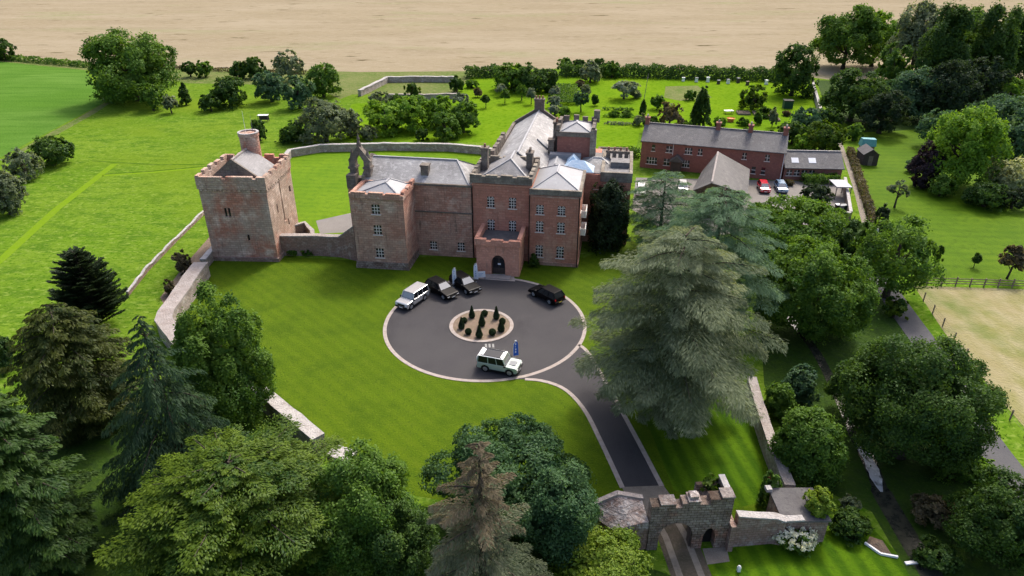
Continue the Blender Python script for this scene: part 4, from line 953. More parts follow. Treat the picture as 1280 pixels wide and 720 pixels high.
p, r_ = park((566.0, 357.5), (583.0, 368.5), -1, 2.0)
car('off_road_car', 'black rounded off-road car between the two white feather flags', 'car', p, r_, 'car_black', group=G4, **RR)
p, r_ = park((687.0, 381.0), (667.0, 371.0), 1, 2.0)
car('off_road_car', 'black off-road car parked alone by the east lawn edge, seen from behind', 'car', p, r_, 'car_black', group=G4, **RR)
HB = dict(L=4.1, W=1.75, H=1.5, hood=1.0, rake=.6, rear=.4, belt=.92, boxy=False, wr=.32)
GY = 'cars in the cottage yard'
car('hatchback_car', 'red hatchback parked before the brick row', 'car', at(954, 238), R(-98), 'car_red', group=GY, **HB)
car('hatchback_car', 'pale blue hatchback parked beside the red car', 'car', at(975.5, 238), R(-98), 'car_blue', group=GY, **HB)
car('hatchback_car', 'silver car by the mansion east wall, half hidden by the blue cedar', 'car', at(801, 242), R(-100), 'car_silver', group=GY, **HB)
car('hatchback_car', 'silver grey car close against the stone barn wall, mostly hidden by cedar tips', 'car', at(853, 238), R(-100), 'car_silver', group=GY, **HB)

# ------------------------------------------------------------------ flags, banner and small things
def feather_flag(label, px, h, cloth, lean):
    b = at(*px); t = thing('feather_flag', label, 'flag', b, lean, 'feather flags on the turning circle')
    mb = MB(); mb.box(-.3, -.3, 0, .3, .3, .06); mb.build('base', M['plastic_grey'], t)
    mb = MB(); pts = [(0, 0, .06), (0, 0, h * .6), (.04, 0, h * .85), (.2, 0, h * .97), (.42, 0, h)]; mb.tube(pts, [.025] * 5, 6); mb.build('pole', M['plastic_white'], t)
    mb = MB(); n = 8; L = []
    for i in range(n + 1):
        z = .55 + (h - .58) * i / n; f = i / n
        x0 = .02 if f < .7 else .02 + .4 * ((f - .7) / .3) ** 2
        L.append((x0, .62 - .12 * f + (.0 if f < .85 else -.1 * (f - .85) / .15), z))
    for i in range(n):
        a, b2 = L[i], L[i + 1]; w0, w1 = .05 * math.sin(i * .9), .05 * math.sin((i + 1) * .9)
        q = [(a[0], 0, a[2]), (a[1], w0, a[2]), (b2[1], w1, b2[2]), (b2[0], 0, b2[2])]
        mb.poly([(x, y - .01, z) for x, y, z in q] + [(x, y + .01, z) for x, y, z in q], [(0, 1, 2, 3), (7, 6, 5, 4), (0, 4, 5, 1), (1, 5, 6, 2), (2, 6, 7, 3), (3, 7, 4, 0)])
    s = mb.build('sail', M[cloth], t)
    mb = MB()
    for i in range(5): mb.box(.2, -.03, .9 + i * .34, .34, .035, 1.12 + i * .34)
    build_each(mb, 'print', M['banner_print' if cloth == 'banner_white' else 'banner_white'], s)
feather_flag('white feather flag standing between the two black cars beside each other', (566, 359), 2.9, 'banner_white', R(-15))
feather_flag('white feather flag next to the small banner left of the porch', (592.5, 353), 2.9, 'banner_white', R(-15))
feather_flag('blue feather flag behind the bonnet of the mint car', (641.5, 450), 2.4, 'banner_blue', R(15))
t = thing('banner', 'small white rectangular banner with faint blue print beside the porch', 'banner', at(600, 349), R(10))
mb = MB(); mb.box(-.72, -.02, .25, .72, .02, 1.15); pnl = mb.build('panel', M['banner_white'], t)
mb = MB(); mb.box(-.5, -.03, .78, .45, -.021, .86); mb.box(-.5, -.03, .6, .3, -.021, .66); mb.box(-.5, -.03, .45, .1, -.021, .5); build_each(mb, 'print', M['banner_print'], pnl)
mb = MB(); mb.box(-.72, -.2, 0, -.66, .2, .25); mb.box(.66, -.2, 0, .72, .2, .25); build_each(mb, 'foot', M['plastic_grey'], t)

hl = ['first box from the yellow-green side, small and pale', 'second box, white with a dark foot', 'third box, brightest and tallest', 'low dark box in the middle of the row', 'grey box right of the middle dark one', 'dark upright box with a black lid', 'smallest low dark box of the row', 'last white box, nearest the round dark tree']
for i, (x, y, c, lid) in enumerate([(854, 101.5, 'plastic_white', 'plastic_white'), (870.4, 102.5, 'plastic_white', 'plastic_grey'), (884.6, 102.5, 'plastic_white', 'plastic_white'), (898, 105, 'timber_dark', 'plastic_grey'), (910, 104.5, 'plastic_white', 'plastic_grey'), (922.4, 103.5, 'timber_dark', 'plastic_grey'), (934, 106.5, 'timber_dark', 'timber'), (957.6, 105.5, 'plastic_white', 'plastic_white')]):
    t = thing('beehive', 'beehive like ' + hl[i] + ' below the hedge', 'beehive', at(x, y), R(4 * i), 'hives along the garden hedge')
    mb = MB(); mb.box(-.42, -.36, 0, .42, .36, .2); mb.box(-.36, -.32, .2, .36, .32, .95 + .15 * (i % 3)); mb.build('box', M[c], t)
    mb = MB(); z = .95 + .15 * (i % 3); mb.box(-.44, -.4, z + .003, .44, .4, z + .18); mb.build('lid', M[lid], t)
CROPS = []
# kitchen garden
def raised_bed(label, px, w, l, crop):
    t = thing('raised_bed', label, 'garden bed', at(*px), R(-8), 'raised beds of the kitchen garden')
    mb = MB(); ring_wall(mb, -w / 2, -l / 2, w / 2, l / 2, 0, .4, .12); build_each(mb, 'board', M['timber'], t)
    mb = MB(); mb.box(-w / 2 + .122, -l / 2 + .122, 0, w / 2 - .122, l / 2 - .122, .3); mb.build('soil', M['bare_earth'], t)
    return t
raised_bed('wooden raised bed of bare grey soil left of the planted beds', (929, 142), 3.0, 3.2, None)
raised_bed('wooden raised bed with low pale crops in the middle', (948, 143), 2.4, 4.5, None)
raised_bed('narrow raised bed with tall leafy crops on the right', (967, 148), 2.0, 6.0, None)
t = thing('garden_bin', 'dark green square compost bin by the white topped wall', 'bin', at(984, 135), R(-5))
mb = MB(); mb.box(-1.1, -.9, 0, 1.1, .9, 1.9); mb.build('bin', M['plastic_green'], t)
mb = MB(); mb.box(-1.2, -1.0, 1.903, 1.2, 1.0, 2.05); mb.build('lid', M['trim_black'], t)
t = thing('garden_table', 'dark garden table with a white top beyond the cypress', 'table', at(910.5, 142), R(5))
mb = MB(); mb.box(-1.1, -.6, .72, 1.1, .6, .8); mb.build('top', M['plastic_white'], t)
for sx in (-1, 1):
    for sy in (-1, 1): mb = MB(); mb.box(sx * .95 - .05, sy * .5 - .05, 0, sx * .95 + .05, sy * .5 + .05, .72); mb.build('leg', M['timber_dark'], t)
t = thing('planter', 'round orange clay planter near the garden table', 'planter', at(913, 152))
mb = MB(); mb.lathe(0, 0, [(.7, 0), (.9, .8), (1.0, .85), (.9, .9), (.85, .75), (.02, .75)], 16); mb.build('pot', M['orange_pot'], t)
t = thing('garden_bench', 'dark open timber bench shelter on the grass behind the round turret', 'shelter', at(330, 152), R(2))
mb = MB(); mb.box(-1.2, -.6, 1.5, 1.2, .6, 1.62); mb.build('roof', M['plastic_white'], t)
mb = MB(); [mb.box(x - .06, y - .06, 0, x + .06, y + .06, 1.5) for x in (-1.1, 1.1) for y in (-.5, .5)]; mb.box(-1.1, .45, .3, 1.1, .5, 1.4); mb.build('frame', M['timber_dark'], t)
mb = MB(); mb.box(-1.0, -.2, .45, 1.0, .4, .52); mb.build('seat', M['timber_dark'], t)
t = thing('wooden_pole', 'thin pale leaning pole standing on the garden lawn left of the beehives', 'pole', at(805, 124))
mb = MB(); mb.tube([(0, 0, 0), (.9, 1.5, 6.5)], [.09, .06], 7); mb.build('pole', M['track_stone'], t)
mb = MB(); mb.bar((.5, 1.1, 5.3), (.95, 1.5, 5.4), .08, .08); mb.build('arm', M['track_stone'], t)
# shed
t = thing('garden_shed', 'small dark timber shed with grey felt roof on the east lawn', 'shed', at(1086.5, 207), R(-6))
walls('wall', t, [(-1.4, 0), (1.4, 0), (1.4, 3.8), (-1.4, 3.8)], 0, 2.2, 'timber_dark')
mb = MB(); mb.poly([(-1.4, 0.01, 2.2), (1.4, .01, 2.2), (1.4, 3.79, 2.2), (-1.4, 3.79, 2.2), (0, .01, 3.1), (0, 3.79, 3.1)], [(0, 1, 4), (2, 3, 5), (1, 2, 5, 4), (3, 0, 4, 5)]); mb.build('gable', M['timber_dark'], t)
mb = MB()
for s in (-1, 1):
    A = [Vector((s * 1.6, -.2, 2.1)), Vector((s * 1.6, 4.0, 2.1)), Vector((0, 4.0, 3.2)), Vector((0, -.2, 3.2))]; B = [p + Vector((0, 0, .08)) for p in A]
    fs = [(3, 2, 1, 0), (4, 5, 6, 7), (0, 1, 5, 4), (1, 2, 6, 5), (2, 3, 7, 6), (3, 0, 4, 7)]; mb.poly(A + B, fs if s < 0 else [tuple(reversed(f)) for f in fs])
mb.build('roof', M['felt_grey'], t)
mb = MB(); mb.box(-.4, -.03, 0, .4, -.003, 1.9); d = mb.build('door', M['timber'], t); d['label'] = 'paler plank door'
t = thing('tarpaulin_stack', 'log stack under a turquoise tarpaulin behind the timber shed', 'stack', at(1083, 188), R(-6))
mb = MB(); mb.box(-1.3, -.5, 0, 1.3, 1.0, 1.2); mb.build('logs', M['timber'], t)
mb = MB(); mb.poly([(-1.5, -.7, 1.0), (1.5, -.7, 1.0), (1.5, 1.2, 1.0), (-1.5, 1.2, 1.0), (-1.3, -.3, 2.5), (1.4, -.35, 2.4), (1.35, .9, 2.45), (-1.35, .85, 2.5)], [(4, 5, 6, 7), (0, 1, 5, 4), (1, 2, 6, 5), (2, 3, 7, 6), (3, 0, 4, 7), (3, 2, 1, 0)]); mb.build('tarpaulin', M['tarpaulin_teal'], t)
t = thing('storage_box', 'white plastic box leaning on the left side of the shed', 'box', at(1078.5, 203), R(-6))
mb = MB(); mb.box(-.4, -.9, 0, .4, .9, 1.1); mb.build('box', M['plastic_white'], t, bevel=.05)
mb = MB(); mb.box(-.44, -.94, 1.103, .44, .94, 1.2); mb.build('lid', M['plastic_white'], t)
for lb, x0, y0, x1, y1, pl in (('long low vegetable row, uppermost on the vegetable lawn', 752, 137, 792, 138, 'mid'), ('long low vegetable row, middle of the vegetable lawn', 754, 146, 794, 147, 'bright'), ('long vegetable row nearest the mansion rear tower', 756, 155, 796, 157, 'grey')):
    CROPS.append((lb, x0, y0, x1, y1, pl))
# yard
t = thing('carport', 'flat pale roofed open carport at the yard corner by the lane', 'carport', at(1049, 247), R(-4))
mb = MB(); mb.box(-1.3, -1.2, 2.2, 1.3, 2.6, 2.36); mb.build('roof', M['lead_roof'], t)
for sx in (-1.2, 1.2):
    for y in (-1.1, 2.5): mb = MB(); mb.box(sx - .06, y - .06, 0, sx + .06, y + .06, 2.2); mb.build('post', M['timber'], t)
for i, (x, y, c, n) in enumerate([(1046, 263, 'trim_black', 'black wheeled bin left in the bin yard'), (1050.5, 264, 'plastic_grey', 'grey wheeled bin in the middle of the bin yard'), (1055, 263.5, 'plastic_green', 'dark green wheeled bin nearest the pale yard wall')]):
    t = thing('wheelie_bin', n, 'bin', at(x, y), R(5 * i), 'wheeled bins in the yard')
    mb = MB(); mb.poly([(-.25, -.28, .08), (.25, -.28, .08), (.25, .28, .08), (-.25, .28, .08), (-.32, -.36, 1.0), (.32, -.36, 1.0), (.32, .36, 1.0), (-.32, .36, 1.0)], [(3, 2, 1, 0), (4, 5, 6, 7), (0, 1, 5, 4), (1, 2, 6, 5), (2, 3, 7, 6), (3, 0, 4, 7)]); mb.build('bin', M[c], t)
    mb = MB(); mb.box(-.34, -.4, 1.003, .34, .4, 1.1); mb.build('lid', M['plastic_grey' if i else 'plastic_white'], t)
    mb = MB(); mb.bar((-.3, .34, .1), (.3, .34, .1), .2, .2); mb.build('wheel', M['tyre_rubber'], t)
t = thing('sign_post', 'small white sign on a post beside the dark clipped column tree', 'sign', at(1098, 298), R(-5))
mb = MB(); mb.box(-.05, -.05, 0, .05, .05, 1.5); mb.build('post', M['timber'], t)
mb = MB(); mb.box(-.6, -.1, .8, .6, -.052, 1.6); build_each(mb, 'board', M['plastic_white'], t)
# odd pale things by the stream
t = thing('timber_edging', 'white V shaped board edging round a brown planting hole', 'edging', at(1099, 690), R(-22))
mb = MB(); mb.bar((-1.0, .45, .1), (.05, -.25, .1), .14, .2); mb.bar((.05, -.25, .1), (1.25, -.1, .1), .14, .18); build_each(mb, 'board', M['plastic_white'], t)
mb = MB(); mb.poly([(-.9, .5, .02), (0, -.15, .02), (.9, 0, .02), (.3, 1.3, .02), (-.6, 1.4, .02), (-.1, .6, .35)], [(0, 1, 5), (1, 2, 5), (2, 3, 5), (3, 4, 5), (4, 0, 5)]); mb.build('soil', M['bare_earth'], t)
t = tag(MB().build('unused', M['plastic_white']), None, None) if False else None
mb = MB(); mb.box(-.5, -.14, 0, .5, .14, .12); o = mb.build('white_plank', M['plastic_white'], bevel=.02); o.location = at(1139, 704); o.rotation_euler = (0, 0, R(8)); tag(o, 'short white plank lying in the grass near the stream', 'plank')
mb = MB(); mb.box(-.12, -.1, 0, .12, .1, .42); mb.lathe(0, 0, [(.15, .42), (.1, .55), (.03, .62)], 8); o = mb.build('marker_stone', M['plastic_white']); o.location = at(923, 714); tag(o, 'small white marker stone on the grass outside the gatehouse', 'marker')

# ------------------------------------------------------------------ fences
def post_fence(label, px, step, h, rails, name='timber_fence', pw=.13):
    pts = [at(*p) for p in px]; o = pts[0].copy(); t = thing(name, label, 'fence', o)
    rb = MB()
    for i in range(len(pts) - 1):
        a, b = pts[i] - o, pts[i + 1] - o; n = max(1, round((b - a).length / step))
        for j in range(n + (1 if i == len(pts) - 2 else 0)):
            p = a.lerp(b, j / n); mb = MB(); mb.box(p.x - pw / 2, p.y - pw / 2, -.1, p.x + pw / 2, p.y + pw / 2, h * random.uniform(.95, 1.05)); mb.build('post', M['timber'], t)
        d = (b - a).normalized(); nrm = Vector((-d.y, d.x, 0)) * (pw / 2 + .03)
        for z, w in rails: rb.bar(a - nrm + Vector((0, 0, z)), b - nrm + Vector((0, 0, z)), w[0], w[1])
    rb.build('rail', M['timber'], t)
post_fence('brown post and rail fence between the striped lawn and the dry paddock', [(1140, 356), (1212, 358), (1300, 361), (1420, 366)], 1.9, 1.25, [(.4, (.04, .11)), (.75, (.04, .11)), (1.1, (.04, .11))])
post_fence('thin wire and post fence along the lane edge of the dry paddock', [(1143, 362), (1178, 408), (1222, 470), (1262, 525), (1300, 570)], 3.0, 1.2, [(.5, (.015, .015)), (.8, (.015, .015)), (1.1, (.015, .015))], 'wire_fence', .11)

# ------------------------------------------------------------------ trees, shrubs, hedges: leaves as small faces through the crown's volume
def norm(a): return a / np.maximum(np.linalg.norm(a, axis=1, keepdims=True), 1e-6)
def leaf_faces(name, C, D, Nn, Ln, Wd, tone, mat, parent=None, loc=None):
    """one lozenge per leaf: centre C, long axis D, face normal Nn"""
    n = len(C)
    D = norm(D); S_ = norm(np.cross(D, Nn))
    Ln = np.asarray(Ln).reshape(-1, 1) * np.ones((n, 1)); Wd = np.asarray(Wd).reshape(-1, 1) * np.ones((n, 1))
    V = np.empty((n, 4, 3), np.float32)
    V[:, 0] = C - D * Ln / 2; V[:, 1] = C + S_ * Wd / 2 - D * Ln * .05; V[:, 2] = C + D * Ln / 2; V[:, 3] = C - S_ * Wd / 2 - D * Ln * .05
    me = bpy.data.meshes.new(name)
    me.vertices.add(4 * n); me.vertices.foreach_set('co', V.reshape(-1))
    me.loops.add(4 * n); me.loops.foreach_set('vertex_index', np.arange(4 * n, dtype=np.int32))
    me.polygons.add(n); me.polygons.foreach_set('loop_start', np.arange(0, 4 * n, 4, dtype=np.int32)); me.polygons.foreach_set('loop_total', np.full(n, 4, np.int32))
    a = me.attributes.new('tone', 'FLOAT', 'FACE'); a.data.foreach_set('value', np.clip(tone, 0, 1).astype(np.float32))
    me.materials.append(mat); me.update()
    o = bpy.data.objects.new(name, me); COL.objects.link(o)
    if parent: o.parent = parent
    if loc is not None: o.location = loc
    return o
def fib(k, rng):
    i = np.arange(k) + .5; ph = np.arccos(1 - 2 * i / k); th = math.pi * (1 + 5 ** .5) * i + rng.uniform(0, 6.28)
    d = np.stack([np.cos(th) * np.sin(ph), np.sin(th) * np.sin(ph), np.cos(ph)], 1)
    return norm(d + rng.normal(0, .22, d.shape))
def crown_points(rng, N, K=22, lobe=.36, spread=.62, clump=.085, per=30, low=-.9):
    """points in a unit ball, gathered in clumps on lobes"""
    dirs = fib(int(K * 1.4), rng); dirs = dirs[dirs[:, 2] > low]
    cen = dirs * (spread + rng.uniform(-.12, .10, (len(dirs), 1))); rad = lobe * rng.uniform(.7, 1.2, len(dirs))
    lt = rng.uniform(-.22, .22, len(dirs))
    nc = max(12, N // per)
    w = rad ** 2; li = rng.choice(len(dirs), nc, p=w / w.sum())
    cd = norm(rng.normal(0, 1, (nc, 3)) + 1.1 * dirs[li] + np.array([0, 0, .08])); cp = cen[li] + cd * (rad[li] * rng.uniform(.72, 1.08, nc))[:, None]
    ct = lt[li] + rng.uniform(-.28, .28, nc)
    ci = rng.integers(0, nc, N)
    off = rng.normal(0, 1, (N, 3)); off -= cd[ci] * (np.sum(off * cd[ci], 1) * .45)[:, None]
    P = cp[ci] + off * clump * rng.uniform(.6, 1.25, nc)[ci][:, None]
    Nn = norm(cd[ci] + rng.normal(0, .55, (N, 3)) + np.array([0, 0, .35]))
    return P, Nn, .45 + ct[ci] + rng.normal(0, .14, N), cen
def fit(cx, cy, hw, hh, gap):
    """crown centre, radius, half height from where its silhouette lies"""
    b, r = 3., 3.
    for _ in range(30):
        z = gap + b; p = at(cx, cy, z); d = depth(p); r = hw * d / FPX
        ph = math.atan2(CAM_H - z, math.hypot(p.x, p.y)); v = (hh * d / FPX) ** 2 - (r * math.sin(ph)) ** 2
        b = .5 * b + .5 * min(max(math.sqrt(max(v, 0)) / math.cos(ph), .5 * r), 2.6 * r)
    return at(cx, cy, gap + b), r, b
TREE_SEED = [100]
def trunk_mesh(base, top, r0, limbs, parent, rng):
    mb = MB(); b, t = Vector(base), Vector(top); mid = b.lerp(t, .5) + Vector((rng.uniform(-.2, .2), rng.uniform(-.2, .2), 0))
    mb.tube([b - Vector((0, 0, .15)), b.lerp(mid, .15), mid, t], [r0 * 1.35, r0, r0 * .75, r0 * .3], 8)
    for l in limbs:
        l = Vector(l); s = b.lerp(t, rng.uniform(.35, .75)); m = s.lerp(l, .55) + Vector((0, 0, -.08 * (l - s).length)); mb.tube([s, m, l], [r0 * .45, r0 * .26, r0 * .08], 5)
    return mb.build('trunk', M['bark'], parent, smooth=True)
def tree(name, label, cat, cx, cy, hw, hh, pal, gap=.6, dens=1.0, K=26, lobe=.30, spread=.68, clump=.075, per=34, leaf=3.3, group=None, shape=None, aspect=1.45, low=-.92, trunk=True, full=False):
    TREE_SEED[0] += 1; rng = np.random.default_rng(TREE_SEED[0])
    c, r, b = fit(cx, cy, hw, hh, gap); d = depth(c); px = d / FPX
    sz = leaf * px * (1 if d < 110 else .9); N = int(min(130000, max(900, 4.2 * math.pi * hw * hh * (2.6 / leaf) ** 2 * dens)))
    P, Nn, tone, cen = crown_points(rng, N, K, lobe, spread, clump, per, low)
    n2 = N // 7; P2, N2, t2, _ = crown_points(rng, n2, K, lobe, spread * .75, clump * 1.6, per, low)   # larger inner leaves close the crown
    P = np.concatenate([P, P2 * .8]); Nn = np.concatenate([Nn, N2]); tone = np.concatenate([tone, t2]); sl = np.concatenate([np.ones(N), np.full(n2, 2.0)]); N += n2
    if full and not shape:
        z = np.clip(P[:, 2], -.98, 0); P[:, :2] *= ((1 - .22 * z * z) / np.sqrt(np.maximum(1 - z * z, .16)))[:, None]; P *= 1.05
    elif not shape: P[:, :2] *= (1 + .38 * np.clip(-P[:, 2], 0, 1) ** .8)[:, None]
    if shape: P = shape(P)
    sc = np.array([r, r, b]); P = P * sc; cen = cen * sc
    base = Vector((c.x, c.y, 0)); D = np.cross(Nn, rng.normal(0, 1, Nn.shape)); D[:, 2] -= .15
    ht = c.z
    t = thing(name, label, cat, base, 0, group)
    P[:, 2] = np.maximum(P[:, 2] + ht, .06)
    leaf_faces('crown', P, D, Nn, sl * sz * rng.uniform(.75, 1.35, N), sl * sz / aspect * rng.uniform(.8, 1.2, N), tone, leafm(pal), t)
    if trunk:
        r0 = max(.06, min(.6, .075 * r + .02 * b)); ix = rng.choice(len(cen), min(6, len(cen)), replace=False)
        trunk_mesh((0, 0, 0), (0, 0, ht + b * .35), r0, [(q[0] * .9, q[1] * .9, q[2] * .8 + ht) for q in cen[ix]], t, rng)
    return t
def shrub(name, label, cat, cx, cy, hw, hh, pal, **k):
    k.setdefault('gap', .0); k.setdefault('K', 20); k.setdefault('lobe', .46); k.setdefault('low', -.95); k.setdefault('spread', .50); k.setdefault('full', True); k.setdefault('dens', 1.3)
    return tree(name, label, cat, cx, cy, hw, hh, pal, **k)
def cone_shape(pw=1.0):
    def f(P):
        h = np.clip((P[:, 2] + 1) / 2, 0, 1); s = (1.02 - h) ** pw * 1.15; Q = P.copy()
        rr = np.hypot(P[:, 0], P[:, 1]); lim = np.sqrt(np.maximum(1 - P[:, 2] ** 2, .02)); u = rr / np.maximum(lim, .15)
        Q[:, 0] *= s * u / np.maximum(rr, 1e-3) * 1.0; Q[:, 1] *= s * u / np.maximum(rr, 1e-3) * 1.0
        return Q
    return f
def sprays(rng, h, z0, R_, nb, per, prof, droop, lift, blade, wid, side=.34, hang=.25, vary=(.65, 1.18), clear=.2, slope=0., tip=.22):
    """blades of a conifer: branches leave the trunk in every direction and carry flat drooping sprays"""
    C, D, Nn, T = [], [], [], []; limbs = []
    for i in range(nb):
        f = (i + rng.uniform(0, 1)) / nb; z = z0 + (h - z0) * f; L = R_ * prof(f) * rng.uniform(*vary); az = i * 2.39996 + rng.uniform(-.35, .35)
        u = np.array([math.cos(az), math.sin(az), 0]); v = np.array([-u[1], u[0], 0]); bt = rng.uniform(-.3, .3)
        n = max(10, int(per * (L / R_) ** 1.3)); s = clear + (1 - clear) * rng.uniform(0, 1, n) ** .7
        zz = z + lift * s * L - droop * s * s * L + slope * L * s
        w = side * L * (1.1 - s) * rng.uniform(-1, 1, n); w += rng.normal(0, .03 * L, n)
        p = u * (s * L)[:, None] + v * w[:, None]; p[:, 2] += zz - hang * np.abs(w) - rng.uniform(0, .09, n) * L * .5
        d = u * rng.uniform(.4, 1, n)[:, None] + v * (np.sign(w) * rng.uniform(.2, .9, n))[:, None]; d[:, 2] += (lift - 2 * droop * s) - hang - rng.uniform(0, .35, n)
        nn = np.tile([0, 0, 1.], (n, 1)) + rng.normal(0, .35, (n, 3))
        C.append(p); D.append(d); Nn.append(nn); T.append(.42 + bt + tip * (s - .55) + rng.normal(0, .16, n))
        if i % 3 == 0: limbs.append([(0, 0, z), tuple(u * L * .5 + np.array([0, 0, z + lift * .5 * L - droop * .25 * L])), tuple(u * L * .88 + np.array([0, 0, z + lift * .88 * L - droop * .77 * L]))])
    C = np.concatenate(C); n = len(C)
    return C, np.concatenate(D), np.concatenate(Nn), blade * rng.uniform(.6, 1.3, n), wid * rng.uniform(.7, 1.3, n), np.concatenate(T), limbs
def conifer(name, label, base, h, R_, pal, nb, per, prof, droop=.35, lift=.2, blade=.6, wid=.14, z0=.8, group=None, limb_mat='bark', cat='tree', top_pal=None, top_f=.7, **k):
    TREE_SEED[0] += 1; rng = np.random.default_rng(TREE_SEED[0])
    t = thing(name, label, cat, base, 0, group)
    C, D, Nn, Ln, Wd, T, limbs = sprays(rng, h, z0, R_, nb, per, prof, droop, lift, blade, wid, **k)
    C[:, 2] = np.maximum(C[:, 2], .1)
    if top_pal:
        hi = (C[:, 2] > h * top_f + rng.normal(0, h * .09, len(C)))
        lo = ~hi
        leaf_faces('crown', C[lo], D[lo], Nn[lo], Ln[lo], Wd[lo], T[lo], leafm(pal), t)
        o = leaf_faces('crown_top', C[hi], D[hi], Nn[hi], Ln[hi], Wd[hi], T[hi], leafm(top_pal), t); o['label'] = 'dying brown top'
    else: leaf_faces('crown', C, D, Nn, Ln, Wd, T, leafm(pal), t)
    mb = MB(); r0 = .02 * h + .05; mb.tube([(0, 0, -.1), (0, 0, h * .3), (0, 0, h * .98)], [r0 * 1.3, r0 * .85, .04], 8)
    for l in limbs: mb.tube(l, [.08, .05, .02], 4)
    mb.build('trunk', M[limb_mat], t)
    return t

# --- far left and the meadow
g = 'trees and shrubs along the meadow edge'
tree('meadow_tree', 'largest dark spreading tree at the pasture corner below the wheat', 'tree', 162, 83, 56, 43, 'mid', 0, K=30, lobe=.28, clump=.065, group=g)
shrub('meadow_shrub', 'small pale grey shrub at the foot of the largest meadow tree', 'shrub', 146, 108, 17, 14, 'grey', group=g)
tree('meadow_tree', 'short flat topped tree right below the largest meadow tree', 'tree', 188, 119, 17, 14, 'mid', 1.0, full=True, lobe=.42, spread=.55, group=g)
tree('meadow_tree', 'small grey green tree left of the pointed bush', 'tree', 212, 129, 9, 10, 'grey', .5, full=True, lobe=.42, spread=.55, group=g)
shrub('meadow_shrub', 'small dark pointed bush below the hedge pair', 'shrub', 230, 117, 9, 14, 'dark', shape=cone_shape(.7), group=g)
shrub('meadow_shrub', 'dark round bush cut by the photo edge at the top of the pasture', 'shrub', 3, 61, 13, 14, 'dark', group=g)
shrub('meadow_shrub', 'lone dark leafy bush on the meadow above the mown path', 'shrub', 62, 189, 27, 19, 'dark', group=g, dens=.9)
shrub('meadow_shrub', 'loose grey willow bush beside the lone dark bush', 'shrub', 28, 206, 21, 19, 'grey', dens=.75, group=g)
shrub('meadow_shrub', 'grey green bush below the willow at the photo edge', 'shrub', 4, 241, 22, 28, 'grey', group=g)
shrub('meadow_shrub', 'dark bush at the photo edge beside the clipped conifers', 'shrub', -2, 441, 16, 24, 'dark', group=g)
for a in [('left of the hedge pair, dark bush against the wheat', 237, 87, 10, 9, 'dark'), ('right of the hedge pair, dark bush against the wheat', 255, 86, 11, 10, 'mid'),
          ('dark bush left of a taller round one on the wheat margin', 297, 86, 12, 11, 'dark'), ('taller round dark bush on the wheat margin', 317, 84, 14, 13, 'dark')]:
    shrub('meadow_shrub', a[0], 'shrub', *a[1:], group=g)
tree('meadow_tree', 'grey green feathery tree on the wheat margin above the dark trees', 'tree', 360, 82, 20, 16, 'grey', .6, dens=.8, full=True, lobe=.42, spread=.55, group=g)
shrub('meadow_shrub', 'dark domed evergreen above the round turret', 'shrub', 285, 115, 21, 18, 'dark', group=g)
shrub('meadow_shrub', 'low dark bush at the foot of the domed evergreen', 'shrub', 262, 127, 13, 12, 'dark', group=g)
shrub('meadow_shrub', 'broad dark blue green round conifer behind the tower turret', 'shrub', 337, 108, 19, 19, 'blue', group=g)
tree('meadow_tree', 'dark blue green tree between the round conifer and the bright bush', 'tree', 372, 114, 20, 20, 'blue', .3, full=True, lobe=.42, spread=.55, group=g)
tree('meadow_tree', 'deep green tree with lighter top left of the ruined plot', 'tree', 402, 100, 23, 20, 'mid', .3, full=True, lobe=.42, spread=.55, group=g)
shrub('meadow_shrub', 'narrow dark bush standing close behind the round turret', 'shrub', 323, 161, 10, 15, 'dark', group=g)
tree('meadow_tree', 'pale olive grey willow tree at the garden wall corner', 'tree', 405, 150, 30, 26, 'grey', .3, dens=1, full=True, lobe=.42, spread=.55, group=g)
shrub('meadow_shrub', 'dark low bush left of the pale willow at the garden wall', 'shrub', 370, 165, 22, 13, 'dark', group=g)
# --- orchard
g = 'orchard trees behind the back lawn'
for lb, x, y, hw, hh, pal, gp in [
    ('slim light tree right of the pale willow by the wall', 437, 152, 14, 17, 'grey', .6), ('low grey shrub against the orchard wall', 459, 165, 13, 9, 'grey', .2),
    ('leafy mid green tree, first large one of the orchard', 481, 145, 24, 20, 'bright', .2), ('leafy bright green tree in the orchard middle', 512, 141, 24, 20, 'bright', .2),
    ('rounded tree behind the dark orchard pair', 548, 139, 19, 17, 'bright', .2), ('dark low spreading tree at the front of the orchard', 556, 158, 20, 16, 'mid', .1),
    ('dark round tree at the orchard right end', 579, 146, 19, 18, 'mid', .1), ('tiny dark bush by the wall before the dark orchard pair', 528, 168, 8, 7, 'dark', .1),
    ('yellowish upright conifer in front of the ruined plot', 516, 114, 9, 11, 'olive', .2), ('small silver bush in the orchard middle', 529, 131, 8, 8, 'silver', .4),
    ('grey bushes below the ruined plot wall', 475, 124, 14, 9, 'grey', .2), ('silver round bush right of the ruined plot', 577, 124, 9, 8, 'silver', .6),
    ('dark square bush at the ruined plot corner', 571, 105, 9, 9, 'dark', .1), ('small shadowed bush above the low ruin wall', 498, 124, 9, 7, 'mid', .1)]:
    tree('orchard_tree', lb, 'tree', x, y, hw * 1.1, hh * 1.1, pal, 0, group=g, K=18, full=True, lobe=.40, spread=.57)
g = 'small trees on the orchard lawn'
